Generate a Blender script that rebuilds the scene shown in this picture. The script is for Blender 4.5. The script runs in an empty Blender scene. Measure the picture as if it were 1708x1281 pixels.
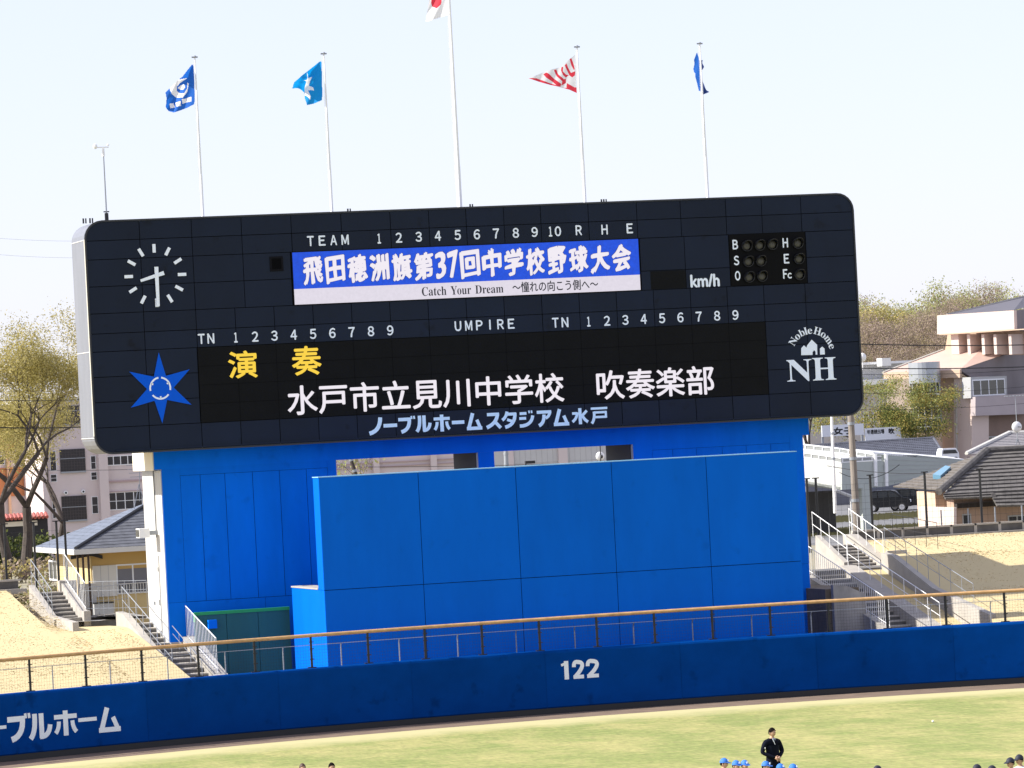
import bpy, math, random
from math import sin, cos, tan, pi, radians, sqrt, atan2
from mathutils import Vector, Matrix, noise
random.seed(7)
S = bpy.context.scene
COL = S.collection
# ------------------------------------------------------------------ camera
W0, H0, FPX = 1708, 1281, 7500.0
CAM = Vector((-30.452, -154.016, 10.0)); YAW, PIT, ROL = .288101, .008636, -.051481
FWD = Vector((sin(YAW)*cos(PIT), cos(YAW)*cos(PIT), sin(PIT)))
_r = Vector((cos(YAW), -sin(YAW), 0)); _u = _r.cross(FWD)
RGT = _r*cos(ROL)+_u*sin(ROL); UPV = -_r*sin(ROL)+_u*cos(ROL)
cd = bpy.data.cameras.new('camera'); cam = bpy.data.objects.new('camera', cd); COL.objects.link(cam)
cd.sensor_width = 36; cd.lens = FPX/W0*36; cd.clip_end = 6000; cd.clip_start = 1
cam.matrix_world = Matrix(((RGT.x, UPV.x, -FWD.x, CAM.x), (RGT.y, UPV.y, -FWD.y, CAM.y), (RGT.z, UPV.z, -FWD.z, CAM.z), (0, 0, 0, 1)))
S.camera = cam
# ------------------------------------------------------------------ light
SUN_EL, SUN_AZ = 37.0, -83.0          # azimuth clockwise from +Y
w = bpy.data.worlds.new('World'); S.world = w; w.use_nodes = True
nt = w.node_tree; bg = nt.nodes['Background']
sky = nt.nodes.new('ShaderNodeTexSky'); sky.sky_type = 'NISHITA'; sky.sun_disc = False
sky.sun_elevation = radians(SUN_EL); sky.sun_rotation = radians(SUN_AZ % 360)
sky.altitude = 0; sky.air_density = 1.0; sky.dust_density = 0.6; sky.ozone_density = 3.0
mx = nt.nodes.new('ShaderNodeMix'); mx.data_type = 'RGBA'; mx.inputs[0].default_value = .65
mx.inputs[7].default_value = (4.4, 4.3, 5.35, 1)      # thin high veil of bright haze over the whole sky
nt.links.new(sky.outputs[0], mx.inputs[6]); nt.links.new(mx.outputs[2], bg.inputs[0]); bg.inputs[1].default_value = 0.1
sd = bpy.data.lights.new('sun', 'SUN'); sd.energy = 4.2; sd.angle = radians(.53); sd.color = (1, .95, .86)
so = bpy.data.objects.new('sun', sd); COL.objects.link(so); so.location = (-60, 0, 60)
sv = Vector((sin(radians(SUN_AZ))*cos(radians(SUN_EL)), cos(radians(SUN_AZ))*cos(radians(SUN_EL)), sin(radians(SUN_EL))))
so.rotation_euler = sv.to_track_quat('Z', 'Y').to_euler()
S.view_settings.view_transform = 'Standard'; S.view_settings.look = 'None'; S.view_settings.exposure = 1.1; S.view_settings.gamma = 1
S.view_settings.use_curve_mapping = False

# ------------------------------------------------------------------ helpers
def ray(x, y): return FWD + RGT*((x-W0/2)/FPX) - UPV*((y-H0/2)/FPX)
def at(x, y, X=None, Y=None, Z=None):
    d = ray(x, y)
    if X is not None: return CAM+d*((X-CAM.x)/d.x)
    if Y is not None: return CAM+d*((Y-CAM.y)/d.y)
    return CAM+d*((Z-CAM.z)/d.z)
def rgb(h):  # sRGB 0-255 -> linear
    return tuple(((c/255+.055)/1.055)**2.4 if c > 10 else c/255/12.92 for c in h)
MATS = {}
def mat(name, c, rough=.7, metal=0, var=.0, scale=3, bump=0, bscale=20, emit=None, spec=.5, stretch=None, c2=None, detail=4, objvar=0, spots=0):
    if name in MATS: return MATS[name]
    m = bpy.data.materials.new(name); m.use_nodes = True; n = m.node_tree; b = n.nodes['Principled BSDF']
    b.inputs['Base Color'].default_value = (*c, 1); b.inputs['Roughness'].default_value = rough; b.inputs['Metallic'].default_value = metal
    b.inputs['Specular IOR Level'].default_value = spec
    if emit is not None:
        b.inputs['Emission Color'].default_value = (*emit[0], 1); b.inputs['Emission Strength'].default_value = emit[1]
    if var or bump or c2:
        tc = n.nodes.new('ShaderNodeNewGeometry'); mp = n.nodes.new('ShaderNodeMapping'); n.links.new(tc.outputs['Position'], mp.inputs[0])
        if stretch: mp.inputs['Scale'].default_value = stretch
        if var or c2:
            nz = n.nodes.new('ShaderNodeTexNoise'); nz.inputs['Scale'].default_value = scale; nz.inputs['Detail'].default_value = detail; nz.inputs['Roughness'].default_value = .65
            n.links.new(mp.outputs[0], nz.inputs['Vector'])
            r = n.nodes.new('ShaderNodeValToRGB'); e = r.color_ramp.elements
            e[0].position = .3; e[1].position = .7
            if c2: e[0].color = (*c, 1); e[1].color = (*c2, 1)
            else:
                e[0].color = (*[max(0, v*(1-var)) for v in c], 1); e[1].color = (*[min(1, v*(1+var)) for v in c], 1)
            n.links.new(nz.outputs[0], r.inputs[0]); n.links.new(r.outputs[0], b.inputs['Base Color'])
        if objvar or spots:
            src = b.inputs['Base Color'].links[0].from_socket
            if spots:      # old stains and dust marks
                zs = n.nodes.new('ShaderNodeTexNoise'); zs.inputs['Scale'].default_value = 1.6; zs.inputs['Detail'].default_value = 6; n.links.new(tc.outputs['Position'], zs.inputs['Vector'])
                rs = n.nodes.new('ShaderNodeValToRGB'); e = rs.color_ramp.elements; e[0].position = .62; e[1].position = .72; e[0].color = (1, 1, 1, 1); e[1].color = (1-spots, 1-spots, 1-spots, 1); n.links.new(zs.outputs[0], rs.inputs[0])
                m1 = n.nodes.new('ShaderNodeMix'); m1.data_type = 'RGBA'; m1.blend_type = 'MULTIPLY'; m1.inputs[0].default_value = 1; n.links.new(src, m1.inputs[6]); n.links.new(rs.outputs[0], m1.inputs[7]); src = m1.outputs[2]
            oi = n.nodes.new('ShaderNodeObjectInfo'); mr_ = n.nodes.new('ShaderNodeMapRange'); mr_.inputs[3].default_value = 1-objvar; mr_.inputs[4].default_value = 1+objvar; n.links.new(oi.outputs['Random'], mr_.inputs[0])
            m2 = n.nodes.new('ShaderNodeVectorMath'); m2.operation = 'SCALE'; n.links.new(src, m2.inputs[0]); n.links.new(mr_.outputs[0], m2.inputs['Scale']); n.links.new(m2.outputs[0], b.inputs['Base Color'])
        if bump:
            nb = n.nodes.new('ShaderNodeTexNoise'); nb.inputs['Scale'].default_value = bscale; nb.inputs['Detail'].default_value = 5
            n.links.new(mp.outputs[0], nb.inputs['Vector']); bp = n.nodes.new('ShaderNodeBump'); bp.inputs['Strength'].default_value = bump; bp.inputs['Distance'].default_value = .05
            n.links.new(nb.outputs[0], bp.inputs['Height']); n.links.new(bp.outputs[0], b.inputs['Normal'])
    MATS[name] = m; return m
class MB:
    def __init__(s): s.v = []; s.f = []; s.m = []; s.cur = 0
    def add(s, vs, fs):
        o = len(s.v); s.v += [Vector(p) for p in vs]
        for f in fs: s.f.append([i+o for i in f]); s.m.append(s.cur)
        return s
    def box(s, x0, x1, y0, y1, z0, z1):
        return s.add([(x0, y0, z0), (x1, y0, z0), (x1, y1, z0), (x0, y1, z0), (x0, y0, z1), (x1, y0, z1), (x1, y1, z1), (x0, y1, z1)],
                     [(0, 3, 2, 1), (4, 5, 6, 7), (0, 1, 5, 4), (1, 2, 6, 5), (2, 3, 7, 6), (3, 0, 4, 7)])
    def prism(s, pts, d):     # closed outline swept along d
        n = len(pts); p = [Vector(a) for a in pts]; d = Vector(d)
        return s.add(p+[a+d for a in p], [tuple(range(n)), tuple(reversed(range(n, 2*n)))]+[(i, i+n, (i+1) % n+n, (i+1) % n) for i in range(n)])
    def tube(s, a, b, r, r2=None, n=6, cap=True):
        a = Vector(a); b = Vector(b); r2 = r if r2 is None else r2; d = (b-a)
        if d.length < 1e-6: return s
        d.normalize(); u = d.orthogonal().normalized(); v = d.cross(u)
        vs = [a+(u*cos(2*pi*i/n)+v*sin(2*pi*i/n))*r for i in range(n)]+[b+(u*cos(2*pi*i/n)+v*sin(2*pi*i/n))*r2 for i in range(n)]
        fs = [(i, (i+1) % n, (i+1) % n+n, i+n) for i in range(n)]
        if cap: fs += [tuple(reversed(range(n))), tuple(range(n, 2*n))]
        return s.add(vs, fs)
    def path(s, pts, r, n=6):
        for a, b in zip(pts, pts[1:]): s.tube(a, b, r, n=n)
        return s
    def ball(s, c, rx, ry, rz, n=10, m=7):
        c = Vector(c); vs = []; fs = []
        for j in range(m+1):
            t = pi*j/m
            for i in range(n): vs.append(c+Vector((rx*sin(t)*cos(2*pi*i/n), ry*sin(t)*sin(2*pi*i/n), rz*cos(t))))
        for j in range(m):
            for i in range(n): fs.append((j*n+i, (j+1)*n+i, (j+1)*n+(i+1) % n, j*n+(i+1) % n))
        return s.add(vs, fs)
def build(name, mb, mats, parent=None, smooth=False, origin=None, merge=False):
    o0 = Vector(origin) if origin is not None else (ROOTLOC(parent) if parent else Vector((0, 0, 0)))
    me = bpy.data.meshes.new(name); me.from_pydata([v-o0 for v in mb.v], [], mb.f)
    mats = mats if isinstance(mats, (list, tuple)) else [mats]
    for m in mats: me.materials.append(m)
    if len(mats) > 1: me.polygons.foreach_set('material_index', mb.m)
    if smooth: me.polygons.foreach_set('use_smooth', [True]*len(me.polygons))
    me.update()
    o = bpy.data.objects.new(name, me); COL.objects.link(o)
    if parent: o.parent = parent
    pl = ROOTLOC(parent) if parent else Vector((0, 0, 0))
    o.location = o0-pl
    o['_w'] = tuple(o0)
    return o
def ROOTLOC(o): return Vector(o['_w'])
def thing(name, label, cat, loc, group=None):
    o = bpy.data.objects.new(name, None); COL.objects.link(o); o.location = loc; o['_w'] = tuple(loc); o.empty_display_size = .3
    o['label'] = label; o['category'] = cat
    if group: o['group'] = group
    return o
def tag(o, label, cat, group=None):
    o['label'] = label; o['category'] = cat
    if group: o['group'] = group
    return o
def kind(o, k): o['kind'] = k; return o
def clone(src, loc, parent=None, name=None):      # one more piece sharing the mesh, world position loc
    c = bpy.data.objects.new(name or src.name.split('.')[0], src.data); COL.objects.link(c)
    pl = ROOTLOC(parent) if parent else Vector((0, 0, 0))
    if parent: c.parent = parent
    c.location = Vector(loc)-pl; c['_w'] = tuple(loc); return c
def copy_thing(root, loc, label):
    r = root.copy(); COL.objects.link(r); r.location = loc; r['label'] = label; r['_w'] = tuple(loc)
    for ch in root.children:
        c = ch.copy(); COL.objects.link(c); c.parent = r
        for g in ch.children:
            d = g.copy(); COL.objects.link(d); d.parent = c
    return r
class Pl:     # a vertical wall plane through P0 facing n
    def __init__(s, P0, n):
        s.P0 = Vector(P0); s.n = Vector((n[0], n[1], 0)).normalized(); s.d = Vector((-s.n.y, s.n.x, 0))
    def at(s, x, y):
        r = ray(x, y); return CAM+r*((s.P0-CAM).dot(s.n)/r.dot(s.n))
    def uz(s, x, y):
        p = s.at(x, y); return (p-s.P0).dot(s.d), p.z
    def p(s, u, z, o=0): q = s.P0+s.d*u+s.n*o; return Vector((q.x, q.y, z))
    def box(s, mb, u0, u1, z0, z1, o0, o1):
        a = [s.p(u0, z0, o0), s.p(u1, z0, o0), s.p(u1, z0, o1), s.p(u0, z0, o1)]; b = [Vector((q.x, q.y, z1)) for q in a]
        return mb.add(a+b, [(0, 3, 2, 1), (4, 5, 6, 7), (0, 1, 5, 4), (1, 2, 6, 5), (2, 3, 7, 6), (3, 0, 4, 7)])
    def rect(s, x0, y0, x1, y1):
        ym, xm = (y0+y1)/2, (x0+x1)/2; u0, u1 = s.uz(x0, ym)[0], s.uz(x1, ym)[0]; z0, z1 = s.uz(xm, y0)[1], s.uz(xm, y1)[1]; return min(u0, u1), max(u0, u1), min(z0, z1), max(z0, z1)
    def poly(s, mb, pxs, thick, o=0):
        return mb.prism([s.at(x, y)+s.n*o for x, y in pxs], -s.n*thick)
def window(pl, parent, x0, y0, x1, y1, fm, gm, nx=2, nz=1, name='window', fr=.06, out=.03):
    u0, u1, z0, z1 = pl.rect(x0, y0, x1, y1); mb = MB()
    pl.box(mb, u0, u1, z0, z0+fr, -.02, out); pl.box(mb, u0, u1, z1-fr, z1, -.02, out)
    pl.box(mb, u0, u0+fr, z0+fr, z1-fr, -.02, out); pl.box(mb, u1-fr, u1, z0+fr, z1-fr, -.02, out)
    for i in range(1, nx): c = u0+(u1-u0)*i/nx; pl.box(mb, c-fr/2, c+fr/2, z0+fr, z1-fr, -.02, out-.006)
    for i in range(1, nz): c = z0+(z1-z0)*i/nz; pl.box(mb, u0+fr, u1-fr, c-fr/3, c+fr/3, -.02, out-.012)
    f = build(name, mb, fm, parent)
    g = MB(); pl.box(g, u0+fr*.5, u1-fr*.5, z0+fr*.5, z1-fr*.5, -.03, .004); build('pane', g, gm, f)
    return f
# text -> mesh (built-in fonts), fitted to a rectangle in the plane Y=y
def text_verts(s):
    c = bpy.data.curves.new('t', 'FONT'); c.body = s; c.resolution_u = 3; o = bpy.data.objects.new('t', c); COL.objects.link(o)
    bpy.context.view_layer.update()
    me = bpy.data.meshes.new_from_object(o.evaluated_get(bpy.context.evaluated_depsgraph_get()))
    vs = [v.co.copy() for v in me.vertices]; fs = [tuple(p.vertices) for p in me.polygons]
    bpy.data.objects.remove(o); bpy.data.meshes.remove(me); bpy.data.curves.remove(c)
    return vs, fs
NB4 = [(0, 0), (1, 0), (-1, 0), (0, 1), (0, -1)]
def text_mb(s, x0, x1, z0, z1, fn, off=0, offs=NB4, mb=None, layer=.0015):
    vs, fs = text_verts(s); mb = mb or MB()
    a0 = min(v.x for v in vs); a1 = max(v.x for v in vs); b0 = min(v.y for v in vs); b1 = max(v.y for v in vs)
    for k, (ox, oz) in enumerate(offs if off else [(0, 0)]):
        mb.add([fn(x0+off+(v.x-a0)/(a1-a0)*(x1-x0-2*off)+ox*off, z0+off+(v.y-b0)/(b1-b0)*(z1-z0-2*off)+oz*off, k*layer) for v in vs], fs)
    return mb
def planeY(y): return lambda u, z, l: Vector((u, y-l, z))
# block logotype: strokes on a unit square
def arc(p0, p1, p2, n=7): return [((1-t)**2*p0[0]+2*t*(1-t)*p1[0]+t*t*p2[0], (1-t)**2*p0[1]+2*t*(1-t)*p1[1]+t*t*p2[1]) for t in [i/n for i in range(n+1)]]
T = .2
def L(*p): return list(p)
DAK = [(L((.82, 1.0), (.84, .82)), .11), (L((.98, 1.0), (1.0, .82)), .11)]
KANA = {
 'no': [(arc((.88, 1), (.84, .2), (.0, .08)), .24)],
 'bar': [(L((0, .5), (1, .5)), .21)],
 'bu': [(L((.0, .82), (.76, .82)), .2), (arc((.68, .9), (.74, .2), (.16, .08)), .22)]+DAK,
 'ru': [(arc((.26, 1), (.3, .3), (.04, .06)), .21), (L((.56, 1), (.56, .06)), .21), (arc((.48, .12), (.9, .08), (.95, .55)), .2)],
 'ho': [(L((0, .76), (1, .76)), .18), (L((.5, 1), (.5, 0)), .22), (arc((.2, .58), (.2, .3), (.04, .12)), .18), (arc((.8, .58), (.8, .3), (.96, .12)), .18)],
 'mu': [(L((.42, 1), (.14, .1)), .22), (L((.02, .1), (.98, .1)), .2), (L((.66, .6), (.88, .06)), .2)],
 'su': [(L((.08, .87), (.86, .87)), .19), (arc((.76, .92), (.72, .35), (.03, .1)), .22), (L((.58, .42), (.93, .05)), .2)],
 'ta': [(arc((.36, 1), (.3, .66), (.04, .5)), .19), (L((.28, .84), (.92, .84)), .18), (arc((.84, .9), (.86, .2), (.2, .07)), .21), (L((.34, .52), (.8, .36)), .17)],
 'ji': [(L((.06, .84), (.5, .84)), .17), (L((.02, .55), (.46, .55)), .17), (arc((.03, .1), (.8, .08), (.9, .7)), .2), (L((.66, 1), (.68, .84)), .1), (L((.82, 1), (.84, .84)), .1)],
 'a': [(L((.04, .87), (.98, .87)), .19), (arc((.9, .9), (.86, .6), (.6, .5)), .18), (arc((.5, .72), (.5, .2), (.14, .07)), .21)],
 'sui': [(L((.52, 1), (.52, .04)), .2), (L((.06, .7), (.36, .7)), .16), (arc((.36, .76), (.34, .4), (.06, .2)), .17), (L((.92, .84), (.64, .55)), .17), (arc((.62, .6), (.74, .3), (.96, .16)), .18)],
 'one': [(L((.62, 1), (.62, 0)), .25), (L((.12, .78), (.52, .86)), .14)], 'two': [(arc((.16, .64), (.14, .98), (.52, .9), 5)+arc((.52, .9), (.98, .88), (.82, .6), 6)[1:]+arc((.82, .6), (.66, .38), (.26, .14), 5)[1:], .22), (L((.08, .1), (.96, .1)), .2)],
 'to': [(L((.04, .94), (1, .94)), .14), (L((.22, .7), (.94, .7)), .14), (L((.9, .76), (.9, .36)), .14), (L((.22, .42), (.94, .42)), .14), (arc((.22, .76), (.26, .3), (.06, .05)), .17)],
}
def strokes_mb(mb, key, x0, x1, z0, z1, fn, k0=0):
    for k, (pts, t) in enumerate(KANA[key]):
        P = [Vector((x0+p[0]*(x1-x0), z0+p[1]*(z1-z0))) for p in pts]; h = t*(z1-z0)/2
        if key == 'bar': h = t*(z1-z0)/2
        left = []; right = []
        for i, p in enumerate(P):
            d = (P[min(i+1, len(P)-1)]-P[max(i-1, 0)]).normalized(); n = Vector((-d.y, d.x))
            left.append(p+n*h); right.append(p-n*h)
        q = left+right[::-1]
        m = len(P); vs = [fn(v.x, v.y, (k0+k)*.0015) for v in left+right]
        mb.add(vs, [(i, i+1, i+1+m, i+m) for i in range(m-1)])
# ------------------------------------------------------------------ materials
M_board = mat('board_panel', (.0054, .0112, .027), .5, 0, .16, .45, c2=None, bump=.02, bscale=2, stretch=(1, 1, .6), spec=.2, objvar=.1, spots=.45)
M_gap = mat('dark_joint', (.002, .002, .0025), .9, spec=.1)
M_lip = mat('sunlit_lip', (.62, .58, .48), .5)
M_shell = mat('light_metal_shell', (.22, .23, .26), .45, .35, .12, .8, stretch=(1, 1, .25))
M_led = mat('dark_led', (.0025, .0028, .0034), .6, 0, .3, 1.2, bump=.3, bscale=14, spec=.15)
M_letter = mat('letter_white', (.88, .94, 1.0), .5, spec=.3)
M_blue = mat('tower_blue_paint', (.0005, .150, .68), .5, 0, .09, .9, bump=.03, bscale=6, stretch=(1, 1, .22), spec=.06, objvar=.04, spots=.12)
M_bluewall = mat('fence_blue_pad', (.0005, .042, .215), .6, 0, .12, .9, bump=.08, bscale=2.2, spec=.02, objvar=.06, spots=.3)
M_white = mat('white_siding', (.50, .495, .48), .6, 0, .04, 1.5, stretch=(1, 1, .2))
M_cream = mat('cream_steel', (.72, .66, .52), .6)
M_dark = mat('black_paint', (.012, .012, .014), .5)
M_grey = mat('galvanised_steel', (.30, .32, .35), .45, .4)
M_pole = mat('white_pole_paint', (.8, .8, .8), .35)
M_rail = mat('ochre_rail_pad', (.50, .30, .13), .6, 0, .2, 4)
M_conc = mat('concrete', (.33, .31, .28), .9, 0, .25, 1.2, bump=.2, bscale=8, stretch=(1, 1, .35))
M_concl = mat('pale_concrete', (.36, .335, .30), .85, 0, .12, 1.5, bump=.1, bscale=8)
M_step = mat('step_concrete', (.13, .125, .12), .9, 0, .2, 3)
M_green = mat('green_pad', rgb((22, 88, 84)), .6, 0, .15, .8, stretch=(1, 1, .3))
M_greentop = mat('bright_green_net', rgb((30, 150, 80)), .6)
M_glass = mat('dark_glass', (.02, .023, .028), .12, spec=.6)
M_winfr = mat('window_white', (.75, .76, .78), .5)
# ------------------------------------------------------------------ ground
def wallY(X):      # outfield wall arc in plan
    R = 62.0; xc = 17.3; yc = -6.75-R
    d = X-xc
    return yc+sqrt(max(1, R*R-d*d))
def berm_z(X, Y):
    y0 = wallY(X)+.8
    P = [(y0, 1.95), (-.6, 3.12), (3.3, 4.25), (9, 4.72), (12, 4.74)] if X > 15 else [(y0, 1.95), (4.0, 3.6), (11.5, 4.74), (12, 4.74)]
    if Y <= P[0][0]: return P[0][1]
    if -.51 < X < 15: P = [(y0, 1.95), (3.0, 3.42), (12, 3.42)]
    if 15 < X < 35.5:      # the bank dips towards the stairs
        Q = [(-7, 1.1), (-4.4, 1.7), (4.8, 3.88), (9.4, 4.70), (12, 4.74)]; f = 1 if X > 30.62 else 0; f = f*f*(3-2*f)
        for (a, za), (b, zb) in zip(Q, Q[1:]):
            if Y <= b: zq = za+(zb-za)*(Y-a)/(b-a); break
        for (a, za), (b, zb) in zip(P, P[1:]):
            if Y <= b: return zq*(1-f)+f*(za+(zb-za)*(Y-a)/(b-a))
    for (a, za), (b, zb) in zip(P, P[1:]):
        if Y <= b: return za+(zb-za)*(Y-a)/(b-a)
    return 4.74
GZ = 2.0
# field
gnt = mat('outfield_turf', (.2, .2, .05), .95)
n = gnt.node_tree; b = n.nodes['Principled BSDF']; g = n.nodes.new('ShaderNodeNewGeometry')
def noise_node(n, scale, detail=4, stretch=(1, 1, 1)):
    mp = n.nodes.new('ShaderNodeMapping'); mp.inputs['Scale'].default_value = stretch; n.links.new(g.outputs['Position'], mp.inputs[0])
    z = n.nodes.new('ShaderNodeTexNoise'); z.inputs['Scale'].default_value = scale; z.inputs['Detail'].default_value = detail; z.inputs['Roughness'].default_value = .7
    n.links.new(mp.outputs[0], z.inputs['Vector']); return z
def ramp(n, src, a, ca, b_, cb):
    r = n.nodes.new('ShaderNodeValToRGB'); e = r.color_ramp.elements; e[0].position = a; e[1].position = b_; e[0].color = (*ca, 1); e[1].color = (*cb, 1)
    n.links.new(src, r.inputs[0]); return r
def mixn(n, f, a, b_, mode='MIX'):
    m = n.nodes.new('ShaderNodeMix'); m.data_type = 'RGBA'; m.blend_type = mode
    for i, v in ((0, f), (6, a), (7, b_)):
        if isinstance(v, (int, float)): m.inputs[i].default_value = v
        elif isinstance(v, tuple): m.inputs[i].default_value = (*v, 1)
        else: n.links.new(v, m.inputs[i])
    return m.outputs[2]
def turf(m, green, straw, edge0=None, rad=None):
    n = m.node_tree
    z1 = noise_node(n, .35, 5, (1, .45, 1)); z2 = noise_node(n, 6, 4, (1, .35, 1)); z3 = noise_node(n, 1.6, 4, (.35, 1.2, 1))
    r1 = ramp(n, z1.outputs[0], .42, (0, 0, 0), .62, (1, 1, 1)); r3 = ramp(n, z3.outputs[0], .35, (0, 0, 0), .7, (1, 1, 1))
    f = mixn(n, .45, r1.outputs[0], r3.outputs[0])
    c = mixn(n, f, green, straw)
    r2 = ramp(n, z2.outputs[0], .3, (.72, .72, .7), .7, (1.25, 1.25, 1.2))
    c = mixn(n, 1.0, c, r2.outputs[0], 'MULTIPLY')
    return n, c
n, c = turf(gnt, (.17, .215, .05), (.37, .33, .13))
# straw-coloured fringe beside the warning track: distance from arc centre
sx = n.nodes.new('ShaderNodeVectorMath'); sx.operation = 'DISTANCE'; sx.inputs[1].default_value = (17.3, -68.75, 0); n.links.new(g.outputs['Position'], sx.inputs[0])
zz = noise_node(n, .5, 3); ad = n.nodes.new('ShaderNodeMath'); ad.operation = 'MULTIPLY_ADD'; n.links.new(zz.outputs[0], ad.inputs[0]); ad.inputs[1].default_value = 3.0; n.links.new(sx.outputs['Value'], ad.inputs[2])
mr = n.nodes.new('ShaderNodeMapRange'); mr.inputs[1].default_value = 57.0; mr.inputs[2].default_value = 59.6; n.links.new(ad.outputs[0], mr.inputs[0])
fr = mixn(n, mr.outputs[0], c, (.44, .40, .20))
n.links.new(fr, n.nodes['Principled BSDF'].inputs['Base Color'])
def sheet(name, pts, m, k='structure'):
    mb = MB(); mb.add(pts, [tuple(range(len(pts)))]); return kind(build(name, mb, m), k)
sheet('ground', [(-1500, -400, -.03), (1800, -400, -.03), (1800, -3, -.03), (-1500, -3, -.03)], mat('earth', (.2, .17, .12), 1, 0, .2, .1))
mb = MB(); N = 80
xs = [17.3-58+116*i/N for i in range(N+1)]
WT = 2.7      # warning track width
def arcpt(R, X, z):
    return Vector((X, -68.75+sqrt(max(0, R*R-(X-17.3)**2)), z))
vs = []
for X in xs: vs += [arcpt(62-WT, X, .004) if abs(X-17.3) < 58 else arcpt(62-WT, X, .004), Vector((X, -160, .004))]
mb.add(vs, [(2*i, 2*i+1, 2*i+3, 2*i+2) for i in range(N)])
kind(build('outfield_grass', mb, gnt), 'structure')
mb = MB(); vs = []
for X in xs: vs += [arcpt(62-WT-.3, X, .001), arcpt(62.3, X, .001)]
mb.add(vs, [(2*i, 2*i+1, 2*i+3, 2*i+2) for i in range(N)])
kind(build('warning_track', mb, mat('track_dirt', (.15, .105, .075), 1, 0, .22, 1.5, bump=.2, bscale=9)), 'structure')
# far ground beyond the embankment
fg = mat('far_ground', (.22, .21, .15), 1, c2=(.30, .26, .17), scale=.08, bump=0)
mb = MB(); mb.add([(-1500, 12, GZ), (1800, 12, GZ), (1800, 3500, GZ), (-1500, 3500, GZ)], [(0, 1, 2, 3)]); kind(build('far_ground', mb, fg), 'structure')
# service yard behind the wall, in front of the scoreboard
mb = MB(); vs = []
for X in xs: vs += [Vector((X, wallY(X)+.3, .9)), Vector((X, 12, .9 if True else 0))]
mb.add(vs, [(2*i, 2*i+1, 2*i+3, 2*i+2) for i in range(N)]); kind(build('service_yard', mb, M_conc), 'structure')
# grass embankments
bm_ = mat('dry_turf', (.3, .3, .1), .95); n, c = turf(bm_, (.42, .35, .19), (.66, .53, .31))
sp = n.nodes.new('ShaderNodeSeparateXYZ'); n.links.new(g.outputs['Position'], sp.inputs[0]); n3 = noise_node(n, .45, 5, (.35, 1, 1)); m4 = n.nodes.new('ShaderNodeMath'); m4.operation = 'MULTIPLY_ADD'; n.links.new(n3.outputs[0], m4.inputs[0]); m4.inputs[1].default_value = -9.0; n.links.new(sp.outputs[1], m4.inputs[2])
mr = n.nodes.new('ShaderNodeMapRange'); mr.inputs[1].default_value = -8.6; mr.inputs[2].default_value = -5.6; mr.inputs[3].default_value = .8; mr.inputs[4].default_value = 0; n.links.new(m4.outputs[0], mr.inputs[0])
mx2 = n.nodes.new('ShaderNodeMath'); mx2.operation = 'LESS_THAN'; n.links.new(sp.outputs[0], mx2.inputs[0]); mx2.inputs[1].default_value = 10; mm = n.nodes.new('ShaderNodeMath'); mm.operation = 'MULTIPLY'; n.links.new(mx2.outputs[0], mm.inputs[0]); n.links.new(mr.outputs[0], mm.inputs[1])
c = mixn(n, mm.outputs[0], c, (.17, .145, .065)); n.links.new(c, n.nodes['Principled BSDF'].inputs['Base Color'])  # tree shade over the lower left bank, painted into the turf colour
def berm(xa, xb, ya=None, yb=9.6, name='embankment'):
    mb = MB(); nx = int(max(2, (xb-xa)/.8)); ys = [i/24 for i in range(25)]
    P = []
    for i in range(nx+1):
        X = xa+(xb-xa)*i/nx; y0 = wallY(X)+.6 if ya is None else ya
        for t in ys:
            Y = y0+(yb-y0)*t
            nn = noise.noise(Vector((X*.3, Y*.3, 0)))*.05
            P.append(Vector((X, Y, berm_z(X, Y)+nn)))
        P.append(Vector((X, yb+.02, GZ-.05)))
    k = len(ys)+1
    # skirt down to the yard at both ends
    F = [(i*k+j, (i+1)*k+j, (i+1)*k+j+1, i*k+j+1) for i in range(nx) for j in range(k-1)]
    mb.add(P, F)
    for i in (0, nx):
        e = [P[i*k+j] for j in range(k)]
        mb.add([Vector(p) for p in e]+[Vector((p.x, p.y, .5)) for p in e], [(j, j+1, j+1+k, j+k) for j in range(k-1)])
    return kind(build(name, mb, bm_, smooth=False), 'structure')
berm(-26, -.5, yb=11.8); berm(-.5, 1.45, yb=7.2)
berm(29.75, 30.6, yb=4.4); berm(30.65, 31.64, yb=4.38); berm(31.65, 62)
rnd = random.Random(77)
for xa, xb, ya_, yb_, n_ in ((-12, 1.3, -8.5, 11.5, 20000), (31.8, 44, -7, 9.3, 16000)):
    mb = MB()
    while len(mb.f) < n_:
        X = rnd.uniform(xa, xb); Y = rnd.uniform(ya_, yb_)
        if Y < wallY(X)+1 or (X > -.6 and Y > 3 and X < 15): continue
        if noise.noise(Vector((X*.5, Y*.5, 3)))+rnd.uniform(-.5, .5) < -.1: continue
        z = berm_z(X, Y)+noise.noise(Vector((X*.3, Y*.3, 0)))*.05-.01; h = rnd.uniform(.008, .03); a = rnd.uniform(-.06, .06); w_ = rnd.uniform(.02, .06); mb.cur = rnd.choice((0, 0, 0, 1, 1, 1, 2))
        mb.add([(X-w_, Y, z), (X+w_, Y+.01, z), (X+a, Y+rnd.uniform(-.04, .04), z+h)], [(0, 1, 2)])
    o = build('dry_grass', mb, [mat('blade_straw', (.62, .50, .29), .9), mat('blade_pale', (.70, .58, .36), .9), mat('blade_olive', (.44, .37, .19), .9)])
    kind(tag(o, 'tufts of dry winter grass on the bank '+('left' if xa < 0 else 'right')+' of the scoreboard', 'grass'), 'stuff')
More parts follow.
